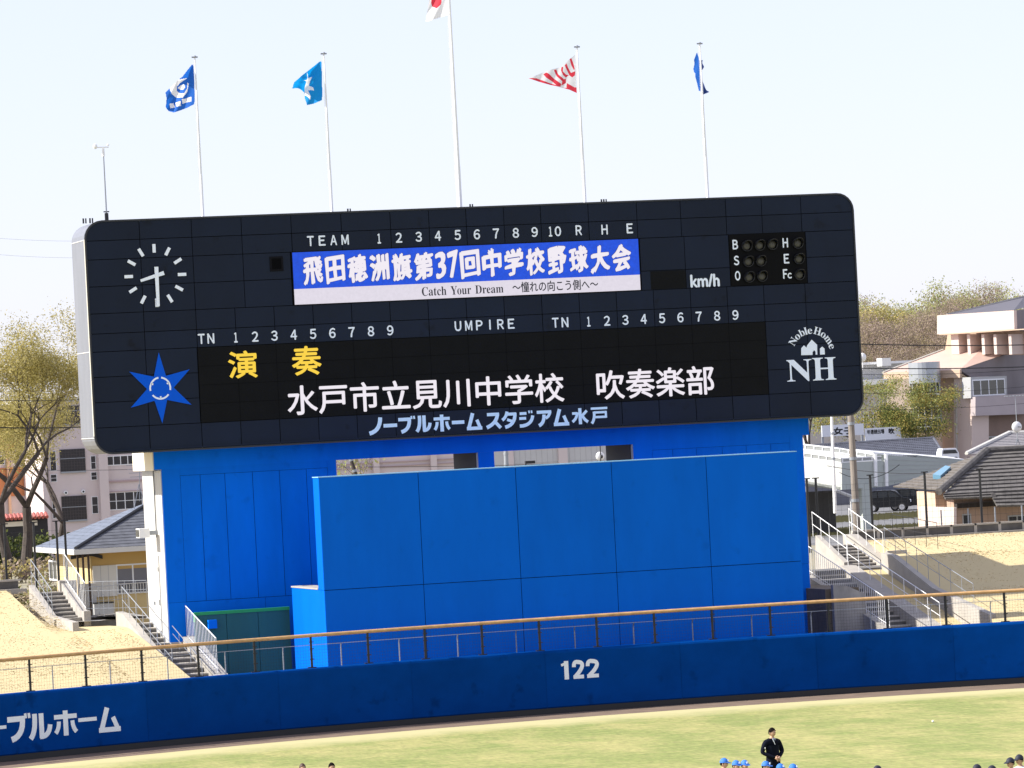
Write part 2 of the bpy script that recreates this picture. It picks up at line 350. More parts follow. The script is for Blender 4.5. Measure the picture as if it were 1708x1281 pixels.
# ------------------------------------------------------------------ scoreboard
BW, ZB, ZT, RC = 28.52, 9.65, 17.75, .62
sb = thing('scoreboard', 'huge dark baseball scoreboard with two LED screens, a clock and a blue star', 'scoreboard', (BW/2, 1.2, ZB))
def rrect(x0, x1, z0, z1, r, y, n=6):
    P = []
    for cx, cz, a0 in ((x1-r, z1-r, 0), (x0+r, z1-r, 90), (x0+r, z0+r, 180), (x1-r, z0+r, 270)):
        for i in range(n+1):
            a = radians(a0+90*i/n); P.append(Vector((cx+r*cos(a), y, cz+r*sin(a))))
    return P
mb = MB(); mb.prism(rrect(0, BW, ZB, ZT, RC, .06), (0, 2.45, 0)); shell = build('shell', mb, M_shell, sb)
mb = MB()    # seams of the side cladding, slightly raised
for z in (ZB+.55, 13.2, 17.1): mb.box(-.012, .02, .12, 2.5, z, z+.03)
build('side_seam', mb, M_white, sb)
mb = MB(); mb.prism(rrect(.06, BW-.06, ZB+.06, ZT-.06, RC-.06, .02), (0, .035, 0)); build('backing', mb, M_gap, sb)
mb = MB(); o_ = rrect(-.03, BW+.03, ZB-.03, ZT+.03, RC+.03, -.03); i_ = rrect(.03, BW-.03, ZB+.03, ZT-.03, RC-.03, -.03); nn = len(o_)
D = Vector((0, .12, 0)); mb.add(o_+i_+[p+D for p in o_]+[p+D for p in i_], [(i, (i+1) % nn, (i+1) % nn+nn, i+nn) for i in range(nn)]+[(i, i+2*nn, (i+1) % nn+2*nn, (i+1) % nn) for i in range(nn)]+[(i+nn, (i+1) % nn+nn, (i+1) % nn+3*nn, i+3*nn) for i in range(nn)])
build('edge_lip', mb, mat('dark_trim', (.02, .022, .028), .5), sb)
mb = MB(); mb.box(-.045, -.03, -.03, .07, ZB+RC, ZT-RC); build('sunlit_edge_strip', mb, M_lip, sb)  # pale strip on the left edge only, stands in for its sunlit line
G = .012
def panel(x0, x1, z0, z1):
    x0 += G if x0 > .01 else .035; x1 -= G if x1 < BW-.01 else .035; z0 += G if z0 > ZB+.01 else .035; z1 -= G if z1 < ZT-.01 else .035
    r = RC-.035; pts = []
    def corner(cx, cz, a0, on, px, pz):
        if on: return [Vector((cx+r*cos(radians(a0+15*i)), 0, cz+r*sin(radians(a0+15*i)))) for i in range(7)]
        return [Vector((px, 0, pz))]
    L_, R_, B_, T_ = x0 < .1, x1 > BW-.1, z0 < ZB+.1, z1 > ZT-.1
    pts += corner(x1-r, z1-r, 0, R_ and T_, x1, z1)+corner(x0+r, z1-r, 90, L_ and T_, x0, z1)+corner(x0+r, z0+r, 180, L_ and B_, x0, z0)+corner(x1-r, z0+r, 270, R_ and B_, x1, z0)
    dy = random.uniform(-.004, .004)
    mb = MB(); mb.prism([p+Vector((0, dy, 0)) for p in pts[::-1]], (0, .02, 0)); build('panel', mb, M_board, sb)
RZ = [17.75, 17.07, 16.41, 15.47, 14.53, 13.83, 13.2, 12.32, 11.44, 10.56, 9.65]
UX = [0, 1.93, 3.79, 5.58, 7.38, 9.2, 11.0, 12.42, 13.8, 15.2, 16.58, 18.37, 20.2, 21.87, 23.6, 24.98, 26.5, BW]
MX = [0, 1.93, 3.79]+[3.79+1.407*k for k in range(1, 16)]+[26.5, BW]
def row(xs, z0, z1):
    for a, b_ in zip(xs, xs[1:]): panel(a, b_, z0, z1)
row(UX, RZ[1], RZ[0]); row(UX, RZ[2], RZ[1])
for z0, z1 in ((15.47, 16.41), (14.53, 15.47)):
    row([0, 1.93, 3.79, 5.58, 7.3], z0, z1); row([26.62, BW], z0, z1)
for z0, z1 in ((15.22, 16.41), (14.53, 15.22)): row([20.25, 21.95, 23.65], z0, z1)
row(MX, RZ[5], RZ[4]); row(MX, RZ[6], RZ[5])
for k in (6, 7, 8): row([0, 1.93, 3.77], RZ[k+1], RZ[k]); row([24.9, 26.5, BW], RZ[k+1], RZ[k])
row(MX, RZ[10], RZ[9])
mb = MB(); mb.box(.7, BW-.7, -.05, -.004, ZB+.06, ZB+.11); build('bottom_trim', mb, M_board, sb)
# LED screen 1 (lit banner)
E_blue = mat('led_blue', (0, 0, 0), .6, emit=((.003, .065, .62), .52)); E_wht = mat('led_white', (.0, .0, .0), .6, emit=((.80, .75, .85), .43))
for m_, a_ in ((E_blue, .16), (E_wht, .05)):       # faint row and column structure of the LED modules
    n = m_.node_tree; bb = n.nodes['Principled BSDF']; g = n.nodes.new('ShaderNodeNewGeometry')
    base = tuple(bb.inputs['Emission Color'].default_value)[:3]
    z1 = noise_node(n, 9, 5); r = ramp(n, z1.outputs[0], .3, tuple(v*(1-a_) for v in base), .7, tuple(min(1, v*(1+a_)) for v in base))
    n.links.new(r.outputs[0], bb.inputs['Emission Color'])
mb = MB(); mb.box(7.33, 20.22, -.03, .05, 14.52, 16.42); s1 = build('led_screen', mb, M_led, sb)
mb = MB(); mb.add([(7.36, -.034, 15.1), (20.19, -.034, 15.1), (20.19, -.034, 16.39), (7.36, -.034, 16.39)], [(0, 1, 2, 3)]); build('blue_field', mb, E_blue, s1)
mb = MB(); mb.add([(7.36, -.034, 14.55), (20.19, -.034, 14.55), (20.19, -.034, 15.1), (7.36, -.034, 15.1)], [(0, 1, 2, 3)]); build('white_field', mb, E_wht, s1)
E_glyph = mat('led_glyph_white', (0, 0, 0), .6, emit=((.86, .81, .88), .47)); E_yel = mat('led_glyph_yellow', (0, 0, 0), .6, emit=((.95, .64, .05), .47))
E_ink = mat('led_ink', (0, 0, 0), .6, emit=((.02, .02, .03), .5))
BR = [(0, 0), (1, .55), (-1, -.55), (.5, 1), (-.5, -1), (.8, -.3), (-.8, .3)]
x0 = at(503, 449, Y=0).x; x1 = at(1054, 430, Y=0).x
E_edge = mat('led_glyph_shade', (0, 0, 0), .6, emit=((.004, .02, .2), .5))
def brush_line(text, off, grow, yy):
    mb = MB(); wts = [.56 if c in '37' else 1 for c in text]; tot = sum(wts); u = x0
    for q_, (ch, wt) in enumerate(zip(text, wts)):
        wd_ = (x1-x0)*wt/tot; vs, fs = text_verts(ch); a0 = min(v.x for v in vs); a1 = max(v.x for v in vs); b0 = min(v.y for v in vs); b1 = max(v.y for v in vs)
        xa, xb = u+wd_*.055, u+wd_*.945; u += wd_
        for k, (ox, oz) in enumerate(BR):
            out = []
            for v in vs:
                tx = (v.x-a0)/(a1-a0); tz = (v.y-b0)/(b1-b0); px = xa+off+(xb-xa-2*off)*tx; pz = 15.25+off+(.97-2*off)*tz
                pz += .10*(tx-.5)*(1-.3*tz)+.03*noise.noise(Vector((px*3.1, pz*3.1, 4))); px += .035*noise.noise(Vector((px*2.7, pz*2.7, 9)))-.02*(tz-.5)
                thick = .65+.75*noise.noise(Vector((px*2.2+5, pz*2.2, 1)))**2*3+.25*tz
                out.append(Vector((px+ox*(off*thick)+(grow if ox > 0 else -grow if ox < 0 else 0), yy-k*.0006, pz+oz*(off*thick)+(grow if oz > 0 else -grow if oz < 0 else 0))))
            mb.add(out, fs)
    return mb
LINE = '飛田穂洲旗第37回中学校野球大会'
build('lettering', brush_line(LINE, .040, .014, -.0355), E_edge, s1); build('lettering', brush_line(LINE, .040, .0, -.0405), E_glyph, s1)
def mathb(s): return ''.join(chr(0x1D400+ord(c)-65) if c.isupper() else chr(0x1D41A+ord(c)-97) if c.islower() else c for c in s)
a = at(703, 485, Y=0); b2 = at(839, 479, Y=0)
mb = text_mb(mathb('Catch'), a.x, at(744, 484, Y=0).x, 14.66, 14.98, planeY(-.04)); 
text_mb(mathb('Your'), at(751, 480, Y=0).x, at(785, 480, Y=0).x, 14.66, 14.97, planeY(-.04), mb=mb); text_mb(mathb('Dream'), at(792, 480, Y=0).x, b2.x, 14.66, 14.96, planeY(-.04), mb=mb)
text_mb('〜憧れの向こう側へ〜', at(854, 478, Y=0).x, at(997, 472, Y=0).x, 14.64, 15.02, planeY(-.04), .006, mb=mb); build('lettering', mb, E_ink, s1)
# LED screen 2
mb = MB(); mb.box(3.79, 24.88, -.02, .05, 10.57, 13.19); s2 = build('led_screen', mb, M_led, sb)
mb = MB()
for k in range(1, 15): x = 3.79+1.406*k; mb.box(x-.006, x+.006, -.024, -.02, 10.6, 13.16)
for k in range(1, 4): mb.box(3.82, 24.85, -.024, -.02, 10.57+.655*k-.006, 10.57+.655*k+.006)
build('module_joint', mb, M_gap, s2)
for ch, px in (('演', (380, 585, 429, 631)), ('奏', (486, 577, 536, 626))):
    p0 = at(px[0], (px[1]+px[3])/2, Y=0).x; p1 = at(px[2], (px[1]+px[3])/2, Y=0).x; xm = (px[0]+px[2])/2
    build('lettering', text_mb(ch, p0, p1, at(xm, px[3], Y=0).z, at(xm, px[1], Y=0).z, planeY(-.03), .02), E_yel, s2)
zc = at(834, 651, Y=0).z
for s_, xa, xb in (('水戸市立見川中学校', 478, 940), ('吹奏楽部', 995, 1191)):
    build('lettering', text_mb(s_, at(xa, 655, Y=0).x, at(xb, 640, Y=0).x, zc-.53, zc+.53, planeY(-.03), .017), E_glyph, s2)
# painted letters and digits
FW = lambda s: ''.join(chr(0xFEE0+ord(c)) if '!' <= c <= '~' else c for c in s)
def head(s, cx, cy, h=.36, wd=None, sp=None):
    p = at(cx, cy, Y=0); mb = MB(); wd = wd or .24
    chars = list(s); stepx = sp or 0
    for i, ch in enumerate(chars):
        c = p.x+(i-(len(chars)-1)/2)*stepx; ww = {'1': .13, 'I': .06, 'M': .27, 'T': .25, 'm': .3}.get(ch, wd)
        text_mb(ch if ch == 'I' else FW(ch), c-ww/2, c+ww/2, p.z-h/2, p.z+h/2, planeY(-.022), .011, mb=mb)
    build('lettering', mb, M_letter, sb)
head('TEAM', 546.5, 401, .36, .25, .42)
for ch, x, y in zip('123456789', (632, 665, 698, 730, 763, 795, 827, 860, 891.5), (398, 396.5, 395, 393.5, 392, 391, 389.5, 388.5, 387)): head(ch, x, y)
head('10', 924, 386, .36, .24, .28)
for ch, x, y in (('R', 965, 384), ('H', 1008, 383), ('E', 1050, 381)): head(ch, x, y)
head('TN', 343.5, 565, .36, .25, .34)
for k in range(9): head('123456789'[k], 393+32.2*k, 563-1.5*k)
head('UMPIRE', 808, 542, .36, .25, .395); head('TN', 934, 538, .36, .26, .36)
for k in range(9): head('123456789'[k], 981.5+30.6*k, 536.5-1.4*k)
p0 = at(1151, 469, Y=0); p1 = at(1200, 467, Y=0); build('lettering', text_mb('km/h', p0.x, p1.x, p0.z-.24, p0.z+.24, planeY(-.022), .02), M_letter, sb)
# stadium name in block katakana
mb = MB(); seq = ['no', 'bar', 'bu', 'ru', 'ho', 'bar', 'mu', 'su', 'ta', 'ji', 'a', 'mu', 'sui', 'to']
ed = [(614, 638), (638, 663), (663, 692), (692, 719), (722, 751), (752, 775), (776, 805), (809, 837), (835, 864), (864, 892), (893, 921), (921, 950), (951, 982), (983, 1014)]
for k_, (xa, xb) in zip(seq, ed):
    yc_ = 709-(xa-614)*.047
    A = at(xa, yc_+2, Y=0); B = at(xb, yc_, Y=0); strokes_mb(mb, k_, A.x+.03, B.x-.02, A.z-.31, A.z+.29, planeY(-.024))
build('lettering', mb, mat('pale_blue_letter', (.68, .88, 1.0), .5), sb)
# speed display and ball/strike/out lamps
mb = MB(); mb.box(20.6, 21.94, -.006, .05, 14.55, 15.2); build('speed_display', mb, M_led, sb)
mb = MB(); mb.box(23.67, 26.6, -.004, .05, 14.55, 16.41); cp = build('count_panel', mb, mat('count_panel_black', (.003, .003, .0035), .6, spec=.1), sb)
for ch, x, y in (('B', 1226, 408), ('S', 1228, 434.5), ('O', 1230, 460), ('H', 1309.5, 405), ('E', 1311.5, 431.5)): head(ch, x, y, .35, .21)
p = at(1313, 457, Y=0); mb = text_mb('Ｆ', p.x-.17, p.x, p.z-.17, p.z+.18, planeY(-.022), .011); text_mb('ｃ', p.x+.0, p.x+.17, p.z-.17, p.z+.04, planeY(-.022), .011, mb=mb); build('lettering', mb, M_letter, sb)
M_lens = mat('lamp_lens_grey', (.07, .066, .058), .5)
for x, y in ((1246.5, 410), (1268, 409), (1289, 407.5), (1249, 436), (1270, 435), (1250.5, 462), (1272, 460.5), (1331.5, 405.5), (1333.5, 431.5), (1334.5, 458)):
    p = at(x, y, Y=-.1); mb = MB(); n_ = 14; ro = .2
    ring = lambda r, yy: [Vector((p.x+r*cos(2*pi*i/n_), yy, p.z+r*sin(2*pi*i/n_))) for i in range(n_)]
    # hood: open tube, longer at the top
    fr_ = [Vector((p.x+ro*cos(2*pi*i/n_), -.10-.22*max(0, sin(2*pi*i/n_)), p.z+ro*sin(2*pi*i/n_))) for i in range(n_)]
    mb.add(ring(ro, -.004)+fr_+ring(ro-.02, -.006)+[Vector((p.x+(q.x-p.x)*.9, q.y, p.z+(q.z-p.z)*.9)) for q in fr_],
           [(i, (i+1) % n_, (i+1) % n_+n_, i+n_) for i in range(n_)]+[(i+2*n_, i+3*n_, (i+1) % n_+3*n_, (i+1) % n_+2*n_) for i in range(n_)]+[(i+n_, (i+1) % n_+n_, (i+1) % n_+3*n_, i+3*n_) for i in range(n_)])
    h_ = build('lamp_hood', mb, M_dark, cp)
    mb = MB(); mb.ball((p.x, -.01, p.z), .155, .05, .155, 12, 6); build('lamp', mb, M_lens, cp, smooth=True)
# clock
c0 = at(260.5, 459.5, Y=0); 
ck = MB(); ck.tube((c0.x, -.02, c0.z), (c0.x, -.11, c0.z), .07, n=12); ck = build('clock', ck, M_letter, sb)
cx, cz = at(259, 459.5, Y=0).x, c0.z
for k in range(12):
    a = radians(30*k); d_ = Vector((sin(a), 0, cos(a))); q = Vector((d_.z, 0, -d_.x)); mb = MB(); c_ = Vector((cx, -.03, cz))
    mb.prism([c_+d_*.80-q*.055, c_+d_*.80+q*.055, c_+d_*1.1+q*.055, c_+d_*1.1-q*.055], (0, .02, 0)); build('hour_mark', mb, M_letter, ck)
def hand(name, ang, r0, r1, w0, w1, y):
    a = radians(ang); d_ = Vector((sin(a), 0, cos(a))); q = Vector((d_.z, 0, -d_.x)); c_ = Vector((c0.x, y, c0.z)); mb = MB()
    mb.prism([c_-d_*r0-q*w0, c_-d_*r0+q*w0, c_+d_*r1+q*w1, c_+d_*r1-q*w1], (0, .02, 0)); build(name, mb, M_letter, ck)
hand('minute_hand', 180, .3, 1.08, .07, .05, -.10); hand('hour_hand', 254, .28, .6, .07, .045, -.07)
# blue star emblem
S_c = at(267, 647.5, Y=0); tips = [(264.5, 588), (316, 616), (319, 675), (270.5, 706), (218, 680), (215.5, 620)]; notch = [(276.5, 627), (289.5, 646.5), (278.5, 667), (257.5, 668.5), (245, 649), (256.5, 628.5)]
mb = MB(); P = []
for t_, n_ in zip(tips, notch): P += [at(*t_, Y=0), at(*n_, Y=0)]
mb.prism([Vector((p.x, -.03, p.z)) for p in P], (0, .02, 0))
st = build('star_emblem', mb, mat('star_blue', (.001, .10, .66), .5, spec=.1), sb)
mb = MB(); R_ = .37
for a0, a1 in ((98, 192), (-12, 82), (218, 322)):
    m_ = 12; vs = []
    for i in range(m_+1):
        a = radians(a0+(a1-a0)*i/m_)
        for r in (R_-.03, R_+.03): vs.append(Vector((S_c.x+r*cos(a)*.97, -.036, S_c.z+r*sin(a))))
    mb.add(vs, [(2*i, 2*i+2, 2*i+3, 2*i+1) for i in range(m_)])
    am = radians({98: 150, -12: 30, 218: 270}[a0]); d_ = Vector((cos(am), 0, sin(am))); q = Vector((-d_.z, 0, d_.x)); c_ = Vector((S_c.x, -.036, S_c.z))
    mb.add([c_+d_*(R_-.09)-q*.03, c_+d_*(R_-.09)+q*.03, c_+d_*(R_-.02)+q*.03, c_+d_*(R_-.02)-q*.03], [(0, 1, 2, 3)])
build('ring_mark', mb, M_letter, st)
# arched name and twin serif initials with little houses
c_ = at(1354, 597, Y=0)
lg = MB(); zc = at(1355, 617, Y=0).z
p0 = at(1313, 637, Y=0); p1 = at(1355, 637, Y=0); p2 = at(1395, 634, Y=0)
text_mb(mathb('N'), p0.x, at(1354, 618, Y=0).x, zc-.40, zc+.40, planeY(-.022), mb=lg)
text_mb(mathb('H'), at(1355, 618, Y=0).x, p2.x, zc-.39, zc+.43, planeY(-.022), mb=lg)
# arch text
name = 'Noble Home'; angs = [147, 130, 114.5, 103, 92, None, 71, 53, 34, 15]
wd = dict(N=.27, o=.19, b=.20, l=.11, e=.18, H=.29, m=.30)
rc = Vector((c_.x, 0, at(1354, 588, Y=0).z-.02))
for ch, an in zip(name, angs):
    if an is None: continue
    a = radians(an*1.0); rr = .70
    vs, fs = text_verts(mathb(ch)); xa = min(v.x for v in vs); xb = max(v.x for v in vs); w_ = wd[ch]
    hh = .27 if ch in 'NHbl' else .19
    zb_ = min(v.y for v in vs); zt_ = max(v.y for v in vs)
    rad = Vector((cos(a), 0, sin(a))); tan_ = Vector((sin(a), 0, -cos(a)))
    lg.add([rc+rad*(rr+(v.y-zb_)/(zt_-zb_)*hh)+tan_*(((v.x-xa)/(xb-xa)-.5)*w_)+Vector((0, -.022, 0)) for v in vs], fs)
def hs(px): lg.add([Vector((at(x, y, Y=0).x, -.022, at(x, y, Y=0).z)) for x, y in px], [tuple(range(len(px)))])
hs([(1336, 592.5), (1336, 581), (1340.5, 576), (1345, 580), (1346, 576), (1353.5, 566.5), (1362.5, 575), (1363, 591.5), (1360, 591.6), (1360, 587), (1357.5, 584), (1355, 587.5), (1355, 592)])
hs([(1367.5, 591.5), (1367.2, 581.5), (1371, 578), (1375, 581.5), (1375.5, 591.2)])
build('logo', lg, mat('logo_white', (.86, .93, 1.0), .5), sb)
# little vent and stains
a = at(461, 440, Y=0); mb = MB(); mb.box(a.x-.24, a.x+.24, -.03, .0, a.z-.26, a.z+.26); v_ = build('vent', mb, mat('vent_frame', (.006, .006, .008), .7, spec=.1), sb)
mb = MB(); mb.box(a.x-.17, a.x+.17, -.034, -.031, a.z-.19, a.z+.19); build('grille', mb, M_gap, v_)
# roof bits on the board
for x, y in ((139, 369), (150, 366), (580, 348), (1003, 333), (1007, 333), (784, 341)):
    a = at(x, y, Y=1.2); mb = MB(); mb.tube((a.x, 1.2, ZT), (a.x, 1.2, ZT+.18), .03); mb.tube((a.x+.09, 1.2, ZT), (a.x+.09, 1.2, ZT+.18), .025); build('lifting_eye', mb, M_dark, sb)
# ------------------------------------------------------------------ flagpoles, mast, flags
def pole(x, zt, r, label):
    r *= .72
    t = thing('flagpole', label, 'flagpole', (x, 1.5, ZT), 'flagpoles on the scoreboard roof')
    mb = MB(); mb.tube((x, 1.5, ZT-.05), (x, 1.5, ZT+1.6), r, r, 10); mb.tube((x, 1.5, ZT+1.6), (x, 1.5, zt), r*.9, r*.45, 10); build('shaft', mb, M_pole, t, smooth=False)
    mb = MB(); mb.ball((x, 1.5, zt+.02), .06, .06, .05, 8, 5); mb.box(x-.12, x+.1, 1.47, 1.53, zt-.02, zt+.03); build('truck', mb, M_grey, t)
    mb = MB(); mb.tube((x-r-.035, 1.47, ZT+.9), (x-r*.5-.035, 1.47, zt-.05), .008, n=4); build('halyard', mb, M_pole, t); return t
pole(4.56, 23.5, .075, 'thin white flagpole flying the blue flag with a white crescent'); pole(9.27, 23.5, .075, 'thin white flagpole flying the bright blue flag with a white star')
pole(14.02, 26.6, .13, 'tallest and thickest flagpole rising out of the top of the picture'); pole(18.75, 23.5, .075, 'thin white flagpole flying the red and white striped flag'); pole(23.46, 23.5, .075, 'thin white flagpole with the limp navy flag, rightmost of five')
t = thing('wind_sensor_mast', 'slender mast with a small white wind sensor on the left end of the scoreboard roof', 'mast', (1.1, 1.5, ZT))
mb = MB(); mb.tube((1.1, 1.5, ZT-.05), (1.1, 1.5, 20.1), .03, .022); build('shaft', mb, M_grey, t)
mb = MB(); mb.box(1.04, 1.16, 1.45, 1.55, ZT+.1, ZT+.35); mb.box(1.0, 1.2, 1.48, 1.52, ZT+.38, ZT+.42); build('bracket', mb, M_dark, t)
mb = MB(); mb.tube((1.1, 1.5, 20.1), (1.1, 1.5, 20.4), .05, .04); mb.box(.85, 1.3, 1.49, 1.51, 20.4, 20.44); mb.ball((.82, 1.5, 20.46), .08, .05, .1, 8, 5); mb.ball((1.28, 1.5, 20.5), .05, .04, .04, 8, 5); build('wind_sensor', mb, M_pole, t)
def inside(pt, poly):
    x, y = pt; c = False; j = len(poly)-1
    for i in range(len(poly)):
        xi, yi = poly[i]; xj, yj = poly[j]
        if (yi > y) != (yj > y) and x < (xj-xi)*(y-yi)/(yj-yi)+xi: c = not c
        j = i
    return c
def flag(label, outline, paints, mats, ripple=.05, step=.6, hx=None, wl=17.0, folds=(), lit=.55):
    """cloth cut from its outline; paints = [(material index, polygon)] printed on it; folds = polygons turned away from the sun"""
    xs_ = [p[0] for p in outline]; ys_ = [p[1] for p in outline]; mb = MB(); idx = {}
    nx = int((max(xs_)-min(xs_))/step)+1; ny = int((max(ys_)-min(ys_))/step)+1; hx = hx or max(xs_)
    dd = {}
    for j in range(ny+1):                  # walk out from the hoist, turning at the folds
        y = min(ys_)+j*step; acc = 0
        for i in range(nx+1, -1, -1):
            x = min(xs_)+i*step
            sl = lit
            for pl, a in folds:
                if inside((x, y), pl): sl = a
            acc += sl*step/47.0; dd[(i, j)] = acc
    def vert(i, j):
        if (i, j) not in idx:
            x = min(xs_)+i*step; y = min(ys_)+j*step; p = at(x, y, Y=1.5); k = abs(hx-x)/40
            f = sum(dd.get((i, j+q), dd[(i, j)]) for q in (-3, -2, -1, 0, 1, 2, 3))/7
            p.y += ripple*min(1, k*1.6)*sin((x*.8+y*.35)/wl*2*pi)+f; idx[(i, j)] = len(mb.v); mb.v.append(p)
        return idx[(i, j)]
    for i in range(nx):
        for j in range(ny):
            c = (min(xs_)+(i+.5)*step, min(ys_)+(j+.5)*step)
            if inside(c, outline):
                m = 0
                for k, pl in paints:
                    if inside(c, pl): m = k
                mb.f.append([vert(i, j), vert(i, j+1), vert(i+1, j+1), vert(i+1, j)]); mb.m.append(m)
    o = build('flag', mb, mats, smooth=True, origin=at(hx, sum(ys_)/len(ys_), Y=1.5)); tag(o, label, 'flag', None); return o
F_blue = mat('flag_blue', (.012, .13, .55), .8); F_navy = mat('flag_navy', (.006, .03, .16), .8); F_white = mat('flag_white', (.85, .85, .86), .8); F_cyan = mat('flag_cyan', (.0, .27, .68), .8); F_red = mat('flag_red', (.75, .04, .07), .8); F_cyd = mat('flag_deep_blue', (.002, .06, .36), .8)
for m_ in (F_blue, F_navy, F_white, F_cyan, F_red, F_cyd):     # thin cloth lets light through
    n = m_.node_tree; bb = n.nodes['Principled BSDF']; tr = n.nodes.new('ShaderNodeBsdfTranslucent'); tr.inputs[0].default_value = bb.inputs['Base Color'].default_value
    ms = n.nodes.new('ShaderNodeMixShader'); ms.inputs[0].default_value = .35; n.links.new(bb.outputs[0], ms.inputs[1]); n.links.new(tr.outputs[0], ms.inputs[2]); n.links.new(ms.outputs[0], n.nodes['Material Output'].inputs[0])
q = lambda ox, oy, s, pts: [(ox+x/s, oy+y/s) for x, y in pts]
F1 = lambda *p: q(270, 95, 12.81, p)
flag('navy blue flag with a white crescent emblem and a line of white letters', F1((655, 155), (395, 455), (235, 640), (135, 735), (150, 860), (135, 1040), (210, 1130), (300, 1170), (400, 1140), (560, 1080), (690, 1010), (705, 940), (690, 200)),
     [(2, F1((340, 480), (560, 445), (430, 540), (360, 620), (365, 700), (420, 760), (500, 760), (560, 660), (560, 540), (590, 560), (560, 740), (470, 860), (360, 850), (260, 770), (225, 680), (250, 580))),
      (2, F1((440, 590), (500, 570), (520, 640), (480, 690), (430, 680), (380, 645))), (2, F1((225, 975), (300, 965), (330, 1060), (245, 1075))), (2, F1((335, 960), (430, 930), (440, 1030), (350, 1050))), (2, F1((450, 890), (540, 880), (560, 960), (470, 990))), (2, F1((550, 870), (640, 845), (640, 945), (560, 960)))],
     [F_blue, F_navy, F_white], folds=[(F1((660, 150), (380, 470), (570, 445), (600, 330)), -1.2), (F1((225, 640), (120, 740), (120, 1060), (200, 1040), (220, 800)), -.3)])
F2 = lambda *p: q(475, 85, 12.81, p)
flag('bright cyan flag with a white star-like bird emblem, folded by the wind', F2((765, 215), (480, 440), (150, 690), (145, 800), (290, 790), (470, 870), (475, 1000), (510, 1145), (640, 1120), (800, 1050), (805, 900), (790, 235)),
     [(2, F2((475, 450), (510, 500), (525, 575), (610, 540), (560, 640), (550, 730), (625, 765), (645, 840), (590, 825), (535, 830), (580, 960), (570, 1040), (520, 960), (475, 930), (480, 640), (410, 625), (485, 615), (510, 560)))],
     [F_cyan, F_cyd, F_white], folds=[(F2((765, 205), (480, 430), (140, 680), (140, 810), (290, 800), (470, 880), (480, 640), (530, 540), (600, 400), (700, 300)), -.9), (F2((700, 520), (620, 700), (560, 730), (600, 590)), -.6)])
F3 = lambda *p: q(875, 75, 14.24, p)
flag('red and white rayed flag streaming to a point, with small white characters', F3((1200, 230), (1080, 330), (900, 510), (700, 560), (480, 640), (170, 770), (500, 890), (900, 1010), (1080, 1060), (1240, 1140), (1230, 500)),
     [(1, F3((170, 765), (340, 770), (560, 860), (820, 960), (940, 1010), (1240, 1140), (1235, 1010), (1180, 1000), (1020, 900), (1010, 1020), (960, 1010), (500, 900))), (1, F3((500, 680), (560, 640), (620, 670), (760, 810), (900, 920), (880, 980), (790, 950), (700, 860), (560, 760))),
      (1, F3((730, 580), (790, 570), (830, 690), (960, 810), (1000, 790), (1000, 900), (900, 960), (920, 860), (800, 740))), (1, F3((900, 520), (940, 510), (930, 620), (1010, 700), (1070, 710), (1000, 770), (930, 700), (890, 600))),
      (1, F3((970, 480), (1010, 430), (1050, 540), (1110, 660), (1210, 620), (1200, 720), (1140, 770), (1080, 720), (1020, 590))), (1, F3((1080, 330), (1120, 310), (1160, 420), (1195, 560), (1180, 600), (1120, 480)))],
     [F_white, F_red], step=.4, ripple=.012, lit=.25)
flag('limp navy flag hanging close to the rightmost pole', q(1140, 70, 12.81, [(330, 205), (275, 360), (285, 460), (268, 560), (275, 620), (300, 660), (300, 740), (330, 860), (365, 1030), (420, 1060), (440, 1120), (560, 1068), (500, 1020), (470, 950), (430, 820), (400, 700), (410, 620), (460, 530), (425, 440), (435, 385), (380, 385), (345, 260)]),
     [(1, q(1140, 70, 12.81, [(380, 360), (600, 360), (600, 1150), (400, 1150)]))], [F_blue, F_navy], hx=1169, wl=14)
flag('white flag with a red disc, mostly above the top of the picture', [(751, -42), (722, -20), (716, 34), (728, 31), (750, 24), (751, 10)],
     [(1, [(724, 0), (736, 0), (738, 6), (731, 13), (725, 9)]), (1, [(724, 4), (723, -16), (738, -16), (738, 4)])], [F_white, F_red])
# ------------------------------------------------------------------ support building under the board
tw = thing('support_building', 'bright blue support building with white ribbed side carrying the scoreboard', 'building', (14.5, 2.6, .9))
YF, YB = 1.0, 4.2
ZO = 7.4
mb = MB()
mb.box(2.5, 8.82, YF+.03, YB, .9, 9.0); mb.box(14.09, 14.67, YF+.03, YB, ZO, 9.0); mb.box(19.94, 26.47, YF+.03, YB, .9, 9.0); mb.box(8.82, 19.94, YF+.03, YB, .9, ZO)
build('core', mb, M_white, tw)
mb = MB(); mb.box(8.7, 19.96, YF+.02, YB+.02, 9.06, 9.12); build('lintel', mb, mat('dim_soffit', (.1, .1, .1), .8), tw)
M_jamb = mat('jamb_shaded', (.055, .05, .045), .8)  # dark colour carries the shade on the unlit reveals of the openings
for x in (14.06, 19.91): mb = MB(); mb.box(x, x+.028, YF+.3, YB, ZO, 9.0); build('jamb', mb, M_jamb, tw)
mb = MB(); mb.box(2.24, 26.74, YF, YB+.3, 9.0, 9.66); build('cap_beam', mb, [M_blue], tw)
